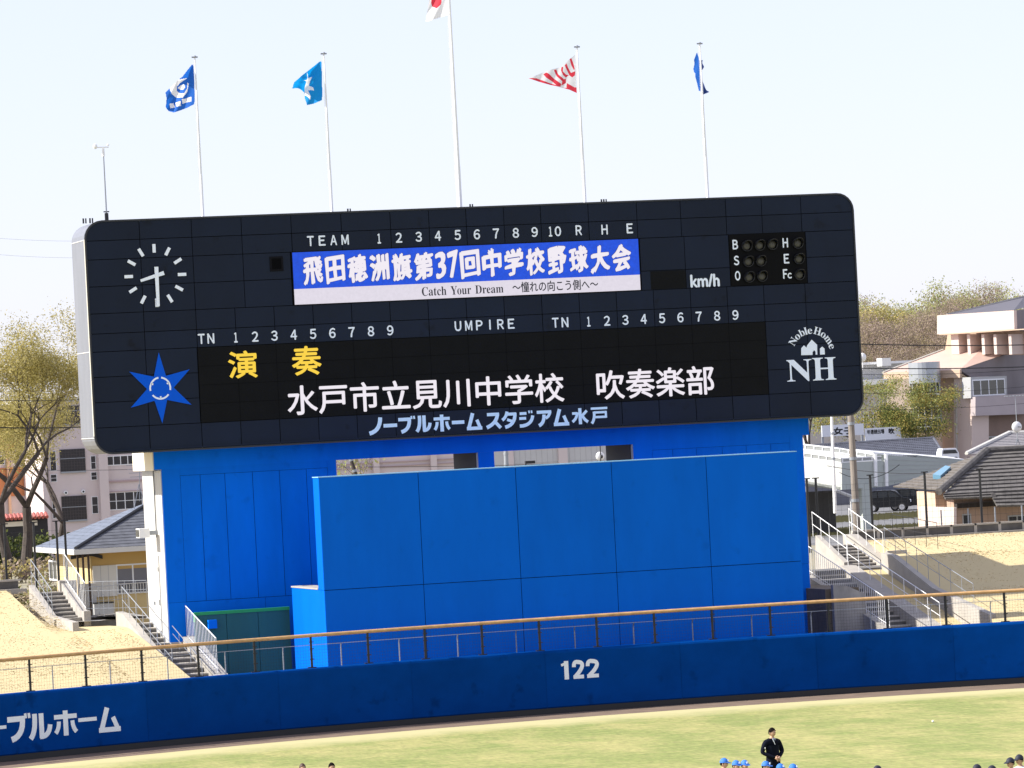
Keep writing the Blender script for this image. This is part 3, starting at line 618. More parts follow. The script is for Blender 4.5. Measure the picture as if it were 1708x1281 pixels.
# cream flank of the beam and ribbed siding of the left flank
mb = MB(); mb.box(2.2, 2.238, YF+.03, YB+.3, 8.97, 9.66); build('beam_flank', mb, M_cream, tw)
for k in range(9):
    y = YF+.02+k*.353; mb = MB(); mb.box(2.46, 2.5, y+.012, y+.341, .9, 8.96); build('siding_board', mb, M_white, tw)
mb = MB(); mb.tube((2.42, 2.05, 9.0), (2.42, 2.05, 6.6), .018, n=5); build('cable', mb, M_dark, tw)
fl = thing('floodlight', 'small white floodlight box on the white flank of the blue building', 'floodlight', (2.1, 2.0, 6.6))
mb = MB(); mb.box(1.75, 2.12, 1.75, 2.35, 6.62, 6.95); build('housing', mb, M_pole, fl)
mb = MB(); mb.box(1.73, 1.75, 1.8, 2.3, 6.66, 6.91); build('lens', mb, M_glass, fl); mb = MB(); mb.box(2.12, 2.46, 1.98, 2.12, 6.7, 6.85); build('arm', mb, M_grey, fl)
# door on the flank
mb = MB(); mb.box(2.42, 2.458, 1.98, 2.95, 2.6, 5.95); dr = build('door', mb, M_white, tw)
mb = MB(); mb.box(2.40, 2.42, 2.02, 2.06, 5.4, 5.55); mb.box(2.40, 2.42, 2.02, 2.06, 4.2, 4.4); mb.box(2.40, 2.42, 2.02, 2.06, 3.1, 3.3); build('hinge', mb, M_dark, dr)
mb = MB(); mb.box(2.37, 2.42, 2.8, 2.86, 4.2, 4.32); build('handle', mb, M_grey, dr)
# front cladding: plain sheets with recessed joints
def sheetpanel(x0, x1, z0, z1, g=.011): 
    mb = MB(); mb.box(x0+g, x1-g, YF-random.uniform(0, .002), YF+.029, z0+g, z1-g); build('panel', mb, M_blue, tw)
def fx(x, y): return at(x, y, Y=YF).x
LX = [2.5, 3.15, 3.87, 4.76, 5.76, 6.74, 7.72, 8.5, 8.82]
for a, b_ in ((2.502, 8.818), (19.942, 26.468)): mb = MB(); mb.box(a, b_, YF+.0295, YF+.031, 1, 8.99); build('joint_backing', mb, M_gap, tw)
for a, b_ in zip(LX[1:-2], LX[2:-1]): sheetpanel(a, b_, 4.3, 8.75, .009)
for a, b_ in ((2.49, 3.15), (8.5, 8.83)): sheetpanel(a, b_, 4.3, 9.01, 0.002)
sheetpanel(3.15, 8.5, 8.75, 9.01, .002)
for a, b_ in ((2.49, 6.0), (6.0, 8.83)): sheetpanel(a, b_, 1.0, 4.3, .006)
RX = [fx(x, 735) for x in (1087, 1121, 1161, 1204, 1244, 1285, 1317)]
for a, b_ in zip(RX, RX[1:]): sheetpanel(a, b_, 4.3, 8.75, .007)
sheetpanel(19.93, RX[0], 4.3, 9.01, .002); sheetpanel(RX[-1], 26.48, 4.3, 9.01, .002); sheetpanel(RX[0], RX[-1], 8.75, 9.01, .002); sheetpanel(19.93, 26.48, 1.0, 4.3, .006)
mb = MB(); mb.box(14.08, 14.68, YF, YF+.029, ZO, 8.999); mb.box(8.83, 19.93, YF, YF+.029, 1, ZO); build('panel', mb, M_blue, tw)
# ------------------------------------------------------------------ batter's backdrop screen
bd = thing('backdrop_wall', 'big plain blue backdrop wall of large panels in front of the scoreboard base', 'backdrop wall', (15.3, -4, .9))
X0, X1, Y0 = 6.66, 24.0, -5.0
M_bd = mat('backdrop_blue', (.0005, .120, .60), .55, 0, .07, .8, bump=.04, bscale=5, spec=.06, stretch=(1, 1, .25), objvar=.035, spots=.10)
mb = MB(); mb.box(X0, X1, Y0+.03, Y0+.82, 4.63, 8.45); build('upper_slab', mb, M_bd, bd)
mb = MB(); mb.box(X0+.002, X1-.002, Y0+.03, Y0+4.7, .9, 4.62); build('lower_block', mb, M_bd, bd)
SX = [X0-.005, 10.18, 13.67, 17.15, 20.63, X1+.005]
for a, b_ in zip(SX, SX[1:]):
    for z0, z1 in ((4.62, 8.47), (.9, 4.62)):
        mb = MB(); g_ = .011; mb.box(a+g_, b_-g_, Y0-random.uniform(0, .003), Y0+.029, z0+g_, z1-(g_ if z1 < 5 else 0)); build('panel', mb, M_bd, bd)
mb = MB(); mb.box(X0+.02, X1-.02, Y0+.0295, Y0+.0305, .95, 8.44); build('joint_backing', mb, M_gap, bd)
mb = MB(); mb.box(X0-.02, X1+.02, Y0-.012, Y0+.84, 8.47, 8.50); build('coping', mb, mat('coping_sunlit', (.25, .5, .75), .5), bd)  # pale colour paints the sunlight along the top edge
mb = MB(); mb.box(X0-.02, X0+.7, Y0+.84, Y0+4.72, 4.63, 4.68); build('coping', mb, M_concl, bd)
# green padded wall between the two
gw = thing('green_wall', 'dark green padded wall with a bright green netted top beside the blue backdrop', 'wall', (5, .2, .9))
g0 = at(324, 1026, Y=.2); g1 = at(492, 1018, Y=.2)
for k in range(3):
    a = g0.x+(6.66-g0.x)*k/3; b_ = g0.x+(6.66-g0.x)*(k+1)/3; mb = MB(); mb.box(a+.008, b_-.008, .2, .32, .9, g0.z-.02); build('pad', mb, M_green, gw)
mb = MB(); mb.box(g0.x, 6.66, .17, .34, g0.z-.02, g0.z+.09); mb.box(g0.x, g0.x+.05, .14, .34, g0.z-.25, g0.z-.02); build('net_edge', mb, M_greentop, gw)
vb = at(354, 1041, Y=.05); mb = MB(); mb.box(vb.x-.15, vb.x+.15, -.05, .2, vb.z-.15, vb.z+.15); tag(build('vent_hood', mb, M_blue, None, origin=(vb.x, .1, vb.z)), 'small blue vent hood on the dark green wall', 'vent')
# ------------------------------------------------------------------ outfield wall, rail and wire fence
WZ = 2.16
def wp(X, off=0):    # point on the wall line shifted towards the field by off
    c = Vector((17.3, -68.75)); p = Vector((X, wallY(X))); d = (p-c).normalized(); q = p-d*off; return q
ow = thing('outfield_wall', 'long curved blue outfield wall with white 122 and katakana lettering', 'wall', (17.3, -6.75, 0))
S_ = []; R_ = 62.0
def wa(s): return Vector((17.3+R_*sin(s/R_), -68.75+R_*cos(s/R_)))     # arc length parameter
def wn(s): return Vector((sin(s/R_), cos(s/R_)))
def wall_strip(mb, s0, s1, prof, n):
    vs = []; m = len(prof)
    for i in range(n+1):
        s = s0+(s1-s0)*i/n; p = wa(s); nn = wn(s)
        for o, z in prof: q = p-nn*o; vs.append(Vector((q.x, q.y, z)))
    mb.add(vs, [(i*m+j, (i+1)*m+j, (i+1)*m+(j+1) % m, i*m+(j+1) % m) for i in range(n) for j in range(m)])
prof = [(-.38, .0), (-.38, WZ-.02), (-.34, WZ), (.02, WZ), (.06, WZ-.03), (.085, WZ-.09), (.085, .24), (.05, .2), (.0, .2), (.0, .0)]
PW = 4.9
for k in range(-6, 8):
    s0 = k*PW+1.4; mb = MB(); wall_strip(mb, s0+.004, s0+PW-.004, prof, 6); build('wall_pad', mb, M_bluewall, ow)
mb = MB(); wall_strip(mb, -28.5, 40.5, [(-.3, 0), (-.3, .21), (.03, .21), (.03, 0)], 50); build('kick_strip', mb, M_dark, ow)
M_wl = mat('wall_letter_white', (.78, .82, .86), .6, 0, .04, 3)
def splane(o): 
    def fn(u, z, l): p = wa(u); q = p-wn(u)*(o+l); return Vector((q.x, q.y, z))
    return fn
def s_at(x, y):
    s = 0
    for it in range(30):
        p = wa(s); P = at(x, y, Y=p.y-.09)
        s = R_*math.asin(max(-1, min(1, (P.x-17.3)/R_)))
    return s, P.z
(sa, z0), (sb_, z1) = s_at(935, 1134), s_at(998, 1131); (_, zt_) = s_at(966, 1101)
mb = MB(); wch = (sb_-sa); dx = wch/3.0
for key, a_, b_ in (('one', sa, sa+dx*.8), ('two', sa+dx*.95, sa+dx*1.9), ('two', sa+dx*2.03, sb_+.04)):
    mb = MB(); strokes_mb(mb, key, a_, b_, z0, zt_, splane(.092)); build('numeral', mb, M_wl, ow)
mb = MB()
for key, xa, xb, yt, yb in (('no', -67, -38, 1206, 1254), ('bar', -33, 9, 1201, 1228), ('bu', 11, 48, 1191, 1237), ('ru', 47, 84, 1190, 1234), ('ho', 89, 127, 1185, 1227), ('bar', 129, 160, 1185, 1215), ('mu', 162, 200, 1180, 1221)):
    (a, _), (b_, _) = s_at(xa, (yt+yb)/2), s_at(xb, (yt+yb)/2); xm = (xa+xb)/2; zt2 = s_at(xm, yt)[1]; zb2 = s_at(xm, yb)[1]
    strokes_mb(mb, key, a, b_, zb2, zt2, splane(.092))
build('lettering', mb, M_wl, ow)
# fence on the wall
fe = thing('wire_fence', 'low black wire fence with an ochre padded top rail standing on the blue wall', 'fence', (17.3, -6.5, WZ))
mb = MB(); prev = None
RZt = WZ+1.08
for i in range(64):
    s = -27+i*1.02; p = wa(s)+wn(s)*.2; q = Vector((p.x, p.y, RZt))
    if prev: mb.tube(prev, q, .06, n=8, cap=False)
    prev = q
build('top_rail', mb, M_rail, fe, smooth=True)
post = None; s_first = s_at(56, 1128)[0]
for k in range(-3, 28):
    s = s_first+k*2.085; p = wa(s)+wn(s)*.2
    if post is None:
        mb = MB(); mb.box(p.x-.035, p.x+.035, p.y-.03, p.y+.03, WZ, RZt-.05); mb.box(p.x-.14, p.x+.14, p.y-.07, p.y+.07, WZ, WZ+.03)
        for z in (.28, .62, .85): mb.box(p.x-.07, p.x+.09, p.y-.05, p.y-.03, WZ+z, WZ+z+.03)
        post = build('post', mb, M_dark, fe, origin=(p.x, p.y, WZ))
    else: clone(post, (p.x, p.y, WZ), fe)
mb = MB(); s = -24
while s < 36:
    p = wa(s)+wn(s)*.2; mb.add([(p.x-.002, p.y, WZ+.03), (p.x+.002, p.y, WZ+.03), (p.x+.002, p.y, RZt-.05), (p.x-.002, p.y, RZt-.05)], [(0, 1, 2, 3)]); s += .1
for j in range(10):
    z = WZ+.06+j*.105
    for i in range(60):
        a = wa(-24+i)+wn(-24+i)*.203; b_ = wa(-23+i)+wn(-23+i)*.203; mb.add([(a.x, a.y, z-.002), (b_.x, b_.y, z-.002), (b_.x, b_.y, z+.002), (a.x, a.y, z+.002)], [(0, 1, 2, 3)])
kind(build('wire_mesh', mb, M_dark, fe), 'stuff')
# handrail of short pale posts a step behind the wall
hr = thing('handrail', 'low grey handrail of short posts running just behind the outfield wall', 'handrail', (17.3, -5.2, WZ))
post = None; pts = []
s_f = s_at(118, 1124)[0]+.2
for k in range(-4, 28):
    s = s_f+k*2.1; p = wa(s)+wn(s)*1.5
    if post is None:
        mb = MB(); mb.tube((p.x, p.y, 1.0), (p.x, p.y, 2.72), .022, n=6); mb.tube((p.x, p.y, 2.72), (p.x-.02, p.y-.12, 2.85), .022, n=6); post = build('post', mb, M_grey, hr, origin=(p.x, p.y, 1.0))
    else: clone(post, (p.x, p.y, 1.0), hr)
    pts.append(Vector((p.x, p.y-.12, 2.86)))
mb = MB(); mb.path(pts, .012, 5); build('rail', mb, M_grey, hr)
# ------------------------------------------------------------------ stairs
def xpoly(name, X, px, th, m, parent):
    mb = MB(); mb.prism([at(x, y, X=X) for x, y in px], (th, 0, 0)); return build(name, mb, m, parent)
def flight(parent, xa, xb, yt, zt, yb, zb, n):
    for k in range(n):
        y = yt+(yb-yt)*k/n; yn = yt+(yb-yt)*(k+1)/n; z = zt+(zb-zt)*(k+1)/n
        mb = MB(); mb.box(xa, xb, yn, y, z-.9, z-.05); mb.cur = 1; mb.box(xa, xb, yn-.02, y, z-.05, z); build('step', mb, [M_step, M_concl], parent)  # dark risers, pale treads: shade and light put into the concrete colours
def para(parent, X, th, pts, depth, m=M_concl, name='parapet'):    # sloping side wall: pts (y, z) of the top edge
    mb = MB(); a = [Vector((X, y, z)) for y, z in pts]; mb.prism(a+[Vector((X, y, z-depth)) for y, z in pts[::-1]], (th, 0, 0)); return build(name, mb, m, parent)
def railing(name, label, a, b_, h, nb, r=.02, mid=1, m=M_grey, baluster=False, drop=0, group=None):
    r *= .55
    a = Vector(a); b_ = Vector(b_); up = Vector((0, 0, h)); t = thing(name, label, 'railing', tuple(a), group)
    mb = MB(); mb.tube(a+up, b_+up, r*1.35, n=6); build('top_rail', mb, m, t)
    for k in range(mid): mb = MB(); u = up*((k+.5 if not baluster else .12)/max(1, mid)); mb.tube(a+u, b_+u, r, n=5); build('rail', mb, m, t)
    for k in range(nb+1):
        p = a.lerp(b_, k/nb)
        if k == 0: mb = MB(); mb.tube(p-Vector((0, 0, drop)), p+up, r*(.7 if baluster else 1), n=5); pp = build('baluster' if baluster else 'post', mb, m, t, origin=p)
        else: clone(pp, p, t)
    return t
# left
ls = thing('staircase', 'concrete steps down the grass bank left of the tower, upper flight', 'staircase', (0, 9, 3.6))
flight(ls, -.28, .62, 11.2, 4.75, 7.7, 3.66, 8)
para(ls, -.5, .22, [(11.6, 4.9), (7.5, 3.85), (3.3, 3.74)], 1.2); para(ls, .62, .25, [(11.4, 5.02), (7.6, 3.98), (6.9, 3.98)], 1.6)
mb = MB(); mb.box(.55, 1.2, 11.0, 11.4, 3.0, 5.0); build('pier', mb, M_concl, ls)
mb = MB(); mb.prism([at(90, 1034, Z=3.72), at(210, 1022, Z=3.72), at(246, 1027, Z=3.72), (2.4, 9, 3.72), (-.3, 9, 3.72)], (0, 0, -.1)); build('landing', mb, M_concl, ls)
mb = MB(); A = at(90, 1035, Z=3.73); B = at(210, 1023, Z=3.73); mb.prism([A, B, B+Vector((0, .2, 0)), A+Vector((0, .2, 0))], (0, 0, -.6)); build('retaining_wall', mb, M_conc, ls)
mb = MB(); mb.prism([A+Vector((0, 0, .02)), B+Vector((0, 0, .02)), B+Vector((0, .25, .02)), A+Vector((0, .25, .02))], (0, 0, -.015)); build('coping', mb, M_concl, ls)
l2 = thing('staircase', 'concrete steps at the foot of the white flank, lower left flight', 'staircase', (2.3, 0, 1.8))
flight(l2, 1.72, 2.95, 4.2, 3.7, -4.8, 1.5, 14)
para(l2, 1.45, .27, [(5.2, 3.95), (4.0, 3.9), (-5.4, 1.72)], 1.5); para(l2, 2.95, .5, [(3.6, 3.75), (-5.0, 1.6)], 1.3, M_conc)
railing('stair_railing', 'grey pipe railing on the left side of the upper left steps', (-.4, 11.5, 4.9), (-.4, 7.6, 3.85), .95, 5, .022)
railing('stair_railing', 'white panelled railing beside the yellow house steps', (.78, 11.2, 5.0), (.78, 7.3, 3.95), 1.05, 14, .02, m=M_pole, baluster=True)
railing('stair_railing', 'pale pipe railing on the left parapet of the lower left steps', (1.6, 4.6, 3.9), (1.6, -3.4, 2.1), .95, 7, .022)
railing('stair_railing', 'slim centre handrail low over the lower left steps', (2.6, 3.4, 3.5), (2.6, -3.5, 1.9), .55, 4, .02)
a = at(288, 1040, X=3.1); b_ = at(363, 1122, X=3.1)
railing('stair_railing', 'white baluster railing right of the lower left steps', a, b_, at(287, 985, X=3.1).z-a.z, 30, .022, m=M_pole, baluster=True)
railing('landing_railing', 'thin dark railing in front of the yellow house window', at(138, 1030, Z=3.7), at(247, 1028, Z=3.7), 1.3, 6, .014, mid=2)
railing('landing_railing', 'lower grey railing across the landing above the concrete kerb', at(150, 1027, Z=3.72), at(214, 1022, Z=3.72), 1.05, 4, .014, mid=1)
# right
rs = thing('staircase', 'upper flight of concrete steps on the right grass bank', 'staircase', (30.8, 8, 3.8))
flight(rs, 30.1, 31.3, 9.3, 4.75, 6.4, 3.86, 8)
para(rs, 31.3, .35, [(10.2, 5.0), (9.4, 5.0), (6.3, 4.08)], 1.2)
mb = MB(); mb.box(31.32, 31.66, 6.0, 6.28, 3.2, 4.1); build('pier', mb, M_concl, rs)
xpoly('side_wall', 29.95, [(1360, 893), (1408, 938), (1408, 956), (1398, 958), (1397, 1003), (1360, 975)], .2, M_concl, rs)
mb = MB(); mb.box(28.0, 31.6, 4.4, 6.4, 3.4, 3.86); build('landing', mb, M_step, rs)
mb = MB(); mb.prism([Vector((30.61, y, berm_z(33, y)+.07)) for y in (-5.9, -3, -.6, 1.5, 3.3, 4.4)]+[Vector((30.61, 4.4, 1)), Vector((30.61, -5.9, 1))], (.25, 0, 0)); mb.box(30.87, 31.66, 4.39, 4.6, 3.2, 4.46); build('retaining_wall', mb, M_concl, rs)
r2 = thing('staircase', 'lower flight of concrete steps behind the outfield wall on the right', 'staircase', (28.5, 1, 1.8))
flight(r2, 27.85, 29.15, 5.0, 3.86, -3.9, 1.5, 15)
para(r2, 29.15, .6, [(5.4, 3.98), (4.8, 3.98), (-4.4, 1.75)], 1.6); 
mb = MB(); Yq = -.5; P = [(26.5, 3.55), (27.0, 3.5), (27.75, 3.15), (27.75, .9), (26.5, .9)]
mb.prism([Vector((x, Yq-.8, z)) for x, z in P], (0, .25, 0)); build('retaining_wall', mb, M_conc, r2)
para(r2, 27.6, .25, [(5.2, 3.9), (-4.4, 1.75)], 1.6, M_conc)
mb = MB(); mb.box(26.3, 27.6, -1.0, 5, .9, 3.4); build('retaining_wall', mb, mat('old_brown_concrete', (.17, .135, .095), .95, 0, .3, 1.2, stretch=(1, 1, .3)), r2)
railing('stair_railing', 'white baluster railing on the left side of the lower right steps', (27.72, 5.0, 3.9), (27.72, -3.6, 1.95), 1.05, 42, .022, m=M_pole, baluster=True)
railing('stair_railing', 'grey baluster railing tight against the blue tower corner', (26.6, 4.6, 3.75), (27.7, 4.6, 3.75), 1.1, 12, .02, baluster=True)
railing('stair_railing', 'pale pipe railing on the right parapet of the lower right steps', (29.5, 5.0, 3.95), (29.5, -4.0, 1.85), .95, 8, .022, m=M_pole)
railing('stair_railing', 'pipe railing down the lower part of the bank towards the outfield wall', (30.75, 4.3, 4.45), (30.75, -4.2, 2.5), .9, 8, .02)
railing('stair_railing', 'white pipe railing on the left of the upper right steps', (30.0, 10.0, 5.0), (30.0, 6.4, 4.1), .95, 4, .022, m=M_pole)
railing('stair_railing', 'white pipe railing on the right of the upper right steps', (31.45, 9.8, 5.0), (31.45, 6.3, 4.1), 1.0, 4, .022, m=M_pole)
railing('stair_railing', 'dark pipe railing out over the right grass bank', (33.0, 9.2, 4.7), (33.0, 4.6, 4.4), 1.0, 4, .02, m=M_dark)
# crest kerb walls
M_kerb = mat('kerb_dark', (.10, .095, .09), .9, 0, .3, 1.5)
for nm, xa, xb, y in (('the right bank', 31.7, 50, 10.05), ('the left bank', -14, -.55, 12.1)):
    kb = thing('kerb_wall', 'low concrete kerb wall with pale uprights along the top of '+nm, 'kerb wall', (xa, y, 4.7))
    mb = MB(); mb.box(xa, xb, y-.35, y-.12, 4.6, 4.78); build('ledge', mb, M_concl, kb)
    k = 0; x = xa
    while x < xb-.9:
        mb = MB(); mb.box(x+.06, x+.96, y, y+.15, 4.3, 5.06); mb.cur = 1; mb.box(x-.04, x+1.06, y-.03, y+.2, 5.06, 5.13); build('kerb_panel', mb, [M_kerb, M_concl], kb)
        mb = MB(); mb.box(x-.06, x+.06, y-.02, y+.15, 4.3, 5.06); build('upright', mb, M_concl, kb); x += 1.02
# ------------------------------------------------------------------ trees
M_bark = mat('bark', (.06, .048, .042), .95, 0, .3, 3); M_barkg = mat('grey_bark', (.17, .145, .125), .95, 0, .25, 2)
def leafmat(name, c, tr=.35):
    if name in MATS: return MATS[name]
    m = mat(name, c, .8, spec=.2); n = m.node_tree; bb = n.nodes['Principled BSDF']; t = n.nodes.new('ShaderNodeBsdfTranslucent'); t.inputs[0].default_value = (*c, 1)
    ms = n.nodes.new('ShaderNodeMixShader'); ms.inputs[0].default_value = tr; n.links.new(bb.outputs[0], ms.inputs[1]); n.links.new(t.outputs[0], ms.inputs[2]); n.links.new(ms.outputs[0], n.nodes['Material Output'].inputs[0]); return m
def tree_parts(seed, h, spread, trunk_r, levels=4, leaf=.16, per=10, fork=.35, dens=1.0, ups=.55, clump=.55, droop=0, nleafmat=3):
    rnd = random.Random(seed); wood = MB(); leaves = MB(); tips = []
    def grow(p, d, r, ln, lv):
        n = 3; q = p
        for i in range(n):
            d2 = (d+Vector((rnd.gauss(0, .13), rnd.gauss(0, .13), rnd.gauss(0, .08)))).normalized(); q2 = q+d2*(ln/n); r2 = r*(1-.3/n)
            wood.tube(q, q2, r, r2, 9 if lv > levels-2 else 5 if lv > 1 else 4, cap=False); q = q2; d = d2; r = r2
            if lv <= 2: tips.append((q.copy(), lv))
        if lv == 0: return
        for k in range(rnd.choice((2, 3, 3)) if lv > 1 else 3):
            a = rnd.uniform(0, 2*pi); t = rnd.uniform(.35, .95)
            side = Vector((cos(a), sin(a), 0)); nd = (d*(1-t*.55)+side*t*spread+Vector((0, 0, ups*.45-droop))).normalized()
            grow(q, nd, r*rnd.uniform(.55, .75), ln*rnd.uniform(.62, .82), lv-1)
    grow(Vector((0, 0, -.3)), Vector((rnd.uniform(-.04, .04), rnd.uniform(-.04, .04), 1)), trunk_r, h*fork, levels)
    top = max(t[0].z for t in tips); k = h/top
    wood.v = [Vector((v.x*k, v.y*k, v.z*k)) for v in wood.v]
    for p, lv in tips:
        p = p*k; m = rnd.choice(range(nleafmat)); leaves.cur = m
        for j in range(int(per*dens*rnd.uniform(.3, 1.6))):
            c = p+Vector((rnd.gauss(0, clump), rnd.gauss(0, clump), rnd.gauss(0, clump*.7))); a = Vector((rnd.gauss(0, 1), rnd.gauss(0, 1), rnd.gauss(0, 1))).normalized(); b = a.orthogonal().normalized(); b.rotate(Matrix.Rotation(rnd.uniform(0, 6.28), 3, a)); c2 = a.cross(b); s = leaf*rnd.uniform(.6, 1.4)
            leaves.add([c-b*s, c+c2*s*.6, c+b*s, c-c2*s*.6], [(0, 1, 2, 3)])
    return wood, leaves
def make_tree(label, loc, args, bark, lm, group=None, name='tree', cat='tree'):
    t = thing(name, label, cat, loc, group); wd_, lv = tree_parts(**args); off = Vector(loc)
    wd_.v = [v+off for v in wd_.v]; lv.v = [v+off for v in lv.v]
    build('trunk', wd_, bark, t); build('crown', lv, lm, t); return t
L_ol = [leafmat('leaf_olive', (.33, .29, .09), .45), leafmat('leaf_yellow', (.53, .45, .17), .45), leafmat('leaf_tan', (.40, .35, .15), .45)]
L_yg = [leafmat('leaf_fresh', (.32, .35, .13), .45), leafmat('leaf_lime', (.42, .43, .18), .45), leafmat('leaf_dull', (.30, .26, .15))]
L_gr = [leafmat('leaf_twig', (.29, .22, .185)), leafmat('leaf_twig_pale', (.37, .29, .24)), leafmat('leaf_bud', (.31, .26, .15))]
L_pk = [leafmat('leaf_blossom', (.36, .2, .2)), leafmat('leaf_blossom_pale', (.42, .28, .26)), leafmat('leaf_twig', (.2, .165, .13))]
L_dg = [leafmat('leaf_dark', (.06, .08, .025)), leafmat('leaf_mid', (.15, .17, .045)), leafmat('leaf_gold', (.32, .26, .07))]
def g(x, y, Y, z=GZ):  # foot of something seen at pixel x, standing at depth Y
    p = at(x, y, Y=Y); return (p.x, Y, z)
make_tree('tall spring tree with sparse yellow leaves left of the scoreboard', g(33, 850, 118), dict(seed=11, h=16.4, spread=.75, trunk_r=.25, levels=6, leaf=.055, per=24, fork=.2, clump=.5), M_bark, L_ol)
make_tree('forked tree with yellow leaves at the far left edge', g(2, 850, 112), dict(seed=5, h=15.5, spread=.8, trunk_r=.22, levels=6, leaf=.055, per=22, fork=.22, clump=.5), M_bark, L_ol)
make_tree('spreading yellowish tree with branches reaching behind the scoreboard edge', g(90, 850, 125), dict(seed=29, h=12.0, spread=.9, trunk_r=.16, levels=6, leaf=.055, per=18, fork=.22, clump=.5), M_bark, L_ol)
make_tree('small bare tree seen through the left opening of the blue building', g(585, 800, 60), dict(seed=8, h=7.2, spread=.8, trunk_r=.13, levels=4, leaf=.1, per=3, fork=.3, clump=.3), M_barkg, L_yg)
make_tree('thick cherry trunk with twiggy branches right of the blue building', g(1362, 740, 212), dict(seed=31, h=11.6, spread=.6, trunk_r=.42, levels=4, leaf=.1, per=3, fork=.5, clump=.4), M_bark, L_gr)
make_tree('green and gold tree beside the round glass stairwell', g(1505, 740, 222), dict(seed=41, h=10.4, spread=1.15, trunk_r=.26, levels=5, leaf=.075, per=22, fork=.3, clump=.45), M_bark, [L_dg[1], L_dg[2], L_yg[0]])
make_tree('small dark pine-like tree in front of the glass stairwell', g(1508, 740, 208), dict(seed=42, h=7.9, spread=.9, trunk_r=.2, levels=4, leaf=.075, per=50, fork=.25, clump=.45), M_bark, L_dg)
make_tree('low green tree at the right edge of the scoreboard', g(1452, 740, 225), dict(seed=43, h=9.3, spread=1.0, trunk_r=.2, levels=4, leaf=.075, per=28, fork=.25, clump=.5), M_bark, [L_yg[0], L_dg[1], L_dg[2]])
# wooded hill: many single trees on rising ground
mb = MB(); mb.add([(60, 300, GZ-.5), (420, 300, GZ-.5), (420, 420, 9), (60, 420, 9)], [(0, 1, 2, 3)]); kind(build('wooded_slope', mb, fg), 'structure')
def proto(seed, lm, bark, label, **kw):
    a = dict(seed=seed, h=16.5, spread=.7, trunk_r=.2, levels=5, leaf=.12, per=12, fork=.24, clump=.6); a.update(kw)
    t = thing('tree', label, 'tree', (0, 300, 0), 'trees of the wood behind the halls'); off = Vector((0, 300, 0)); wd_, lv = tree_parts(**a); wd_.v = [v+off for v in wd_.v]; lv.v = [v+off for v in lv.v]
    build('trunk', wd_, bark, t); build('crown', lv, lm, t); return t
KINDS = [('yellow-green spring tree on the wooded hill behind the halls', proto(101, L_yg, M_barkg, 'x')), ('olive leafed tree on the wooded hill behind the halls', proto(102, L_ol, M_barkg, 'x')),
         ('leafless grey-brown tree on the wooded hill behind the halls', proto(103, L_gr, M_barkg, 'x', per=14, leaf=.08)), ('pink flowering tree low on the wooded hill behind the halls', proto(104, L_pk, M_bark, 'x', h=8.5, per=16, leaf=.1)),
         ('yellow-green spring tree on the wooded hill behind the halls', proto(105, L_yg, M_barkg, 'x', per=13, h=15)), ('leafless grey-brown tree on the wooded hill behind the halls', proto(106, L_gr, M_bark, 'x', per=14, leaf=.08, spread=.6))]
rnd = random.Random(3); used = [False]*6
spots = []
for Yr, n_, xs0, xs1, zb in ((322, 17, 1400, 1740, 2.6), (345, 17, 1395, 1735, 4.0), (372, 17, 1400, 1750, 5.6), (400, 15, 1400, 1740, 7.3)):
    for k in range(n_): spots.append((xs0+(xs1-xs0)*(k+rnd.uniform(.1, .9))/n_, Yr+rnd.uniform(-8, 8), zb))
for px, Y, z in spots:
    if Y < 336: kd = rnd.choice((2, 3, 5, 2, 5, 3, 2))
    elif Y < 360: kd = rnd.choice((2, 5, 1, 3, 2, 2))
    else: kd = rnd.choice((0, 4, 1, 0, 4, 2))
    p = at(px, 600, Y=Y); loc = (p.x, Y, z); lab, pr = KINDS[kd]; lab = lab.replace('low on', 'on').replace('on the wooded hill behind the halls', ('low in the front row of the wood' if Y < 336 else 'in the second row of the wood' if Y < 360 else 'in the third row up the wooded hill' if Y < 388 else 'on the top skyline of the wooded hill'))
    if used[kd]: t = copy_thing(pr, loc, lab)
    else: used[kd] = True; pr.location = loc; pr['label'] = lab; t = pr
    t.rotation_euler = (0, 0, rnd.uniform(0, 6.28)); s_ = rnd.uniform(.82, 1.12); t.scale = (s_*1.05, s_*1.05, s_)
# ------------------------------------------------------------------ left buildings
def W3(x, y, Y): return at(x, y, Y=Y)
M_pink = mat('pink_render', (.60, .52, .51), .85, 0, .05, .4); M_pinkd = mat('pink_render_band', (.42, .31, .31), .85); M_orange = mat('orange_render', (.50, .20, .085), .85, 0, .06, .5); M_cop = mat('grey_coping', (.4, .4, .4), .8)
M_tileblk = mat('black_glazed_block', (.02, .018, .02), .3)
pb = Pl((0, 165, 0), (0, -1)); sch = thing('school_building', 'pink rendered school building with black block balconies behind the yellow house', 'building', tuple(W3(150, 900, 165)[:2])+(GZ,))
u0, u1, z0, z1 = pb.rect(68, 668, 262, 900); mb = MB(); pb.box(mb, u0, u1, GZ, z1, -12, 0); build('wall', mb, M_pink, sch)
mb = MB(); pb.box(mb, u0-.4, u1, z1, z1+.35, -12.3, .3); build('parapet', mb, M_cop, sch)
for xa, xb in ((68, 78), (163, 178)):
    a, b_, c_, d_ = pb.rect(xa, 668, xb, 900); mb = MB(); pb.box(mb, a, b_, GZ, z1-.01, 0, .55); build('pilaster', mb, M_pink, sch)
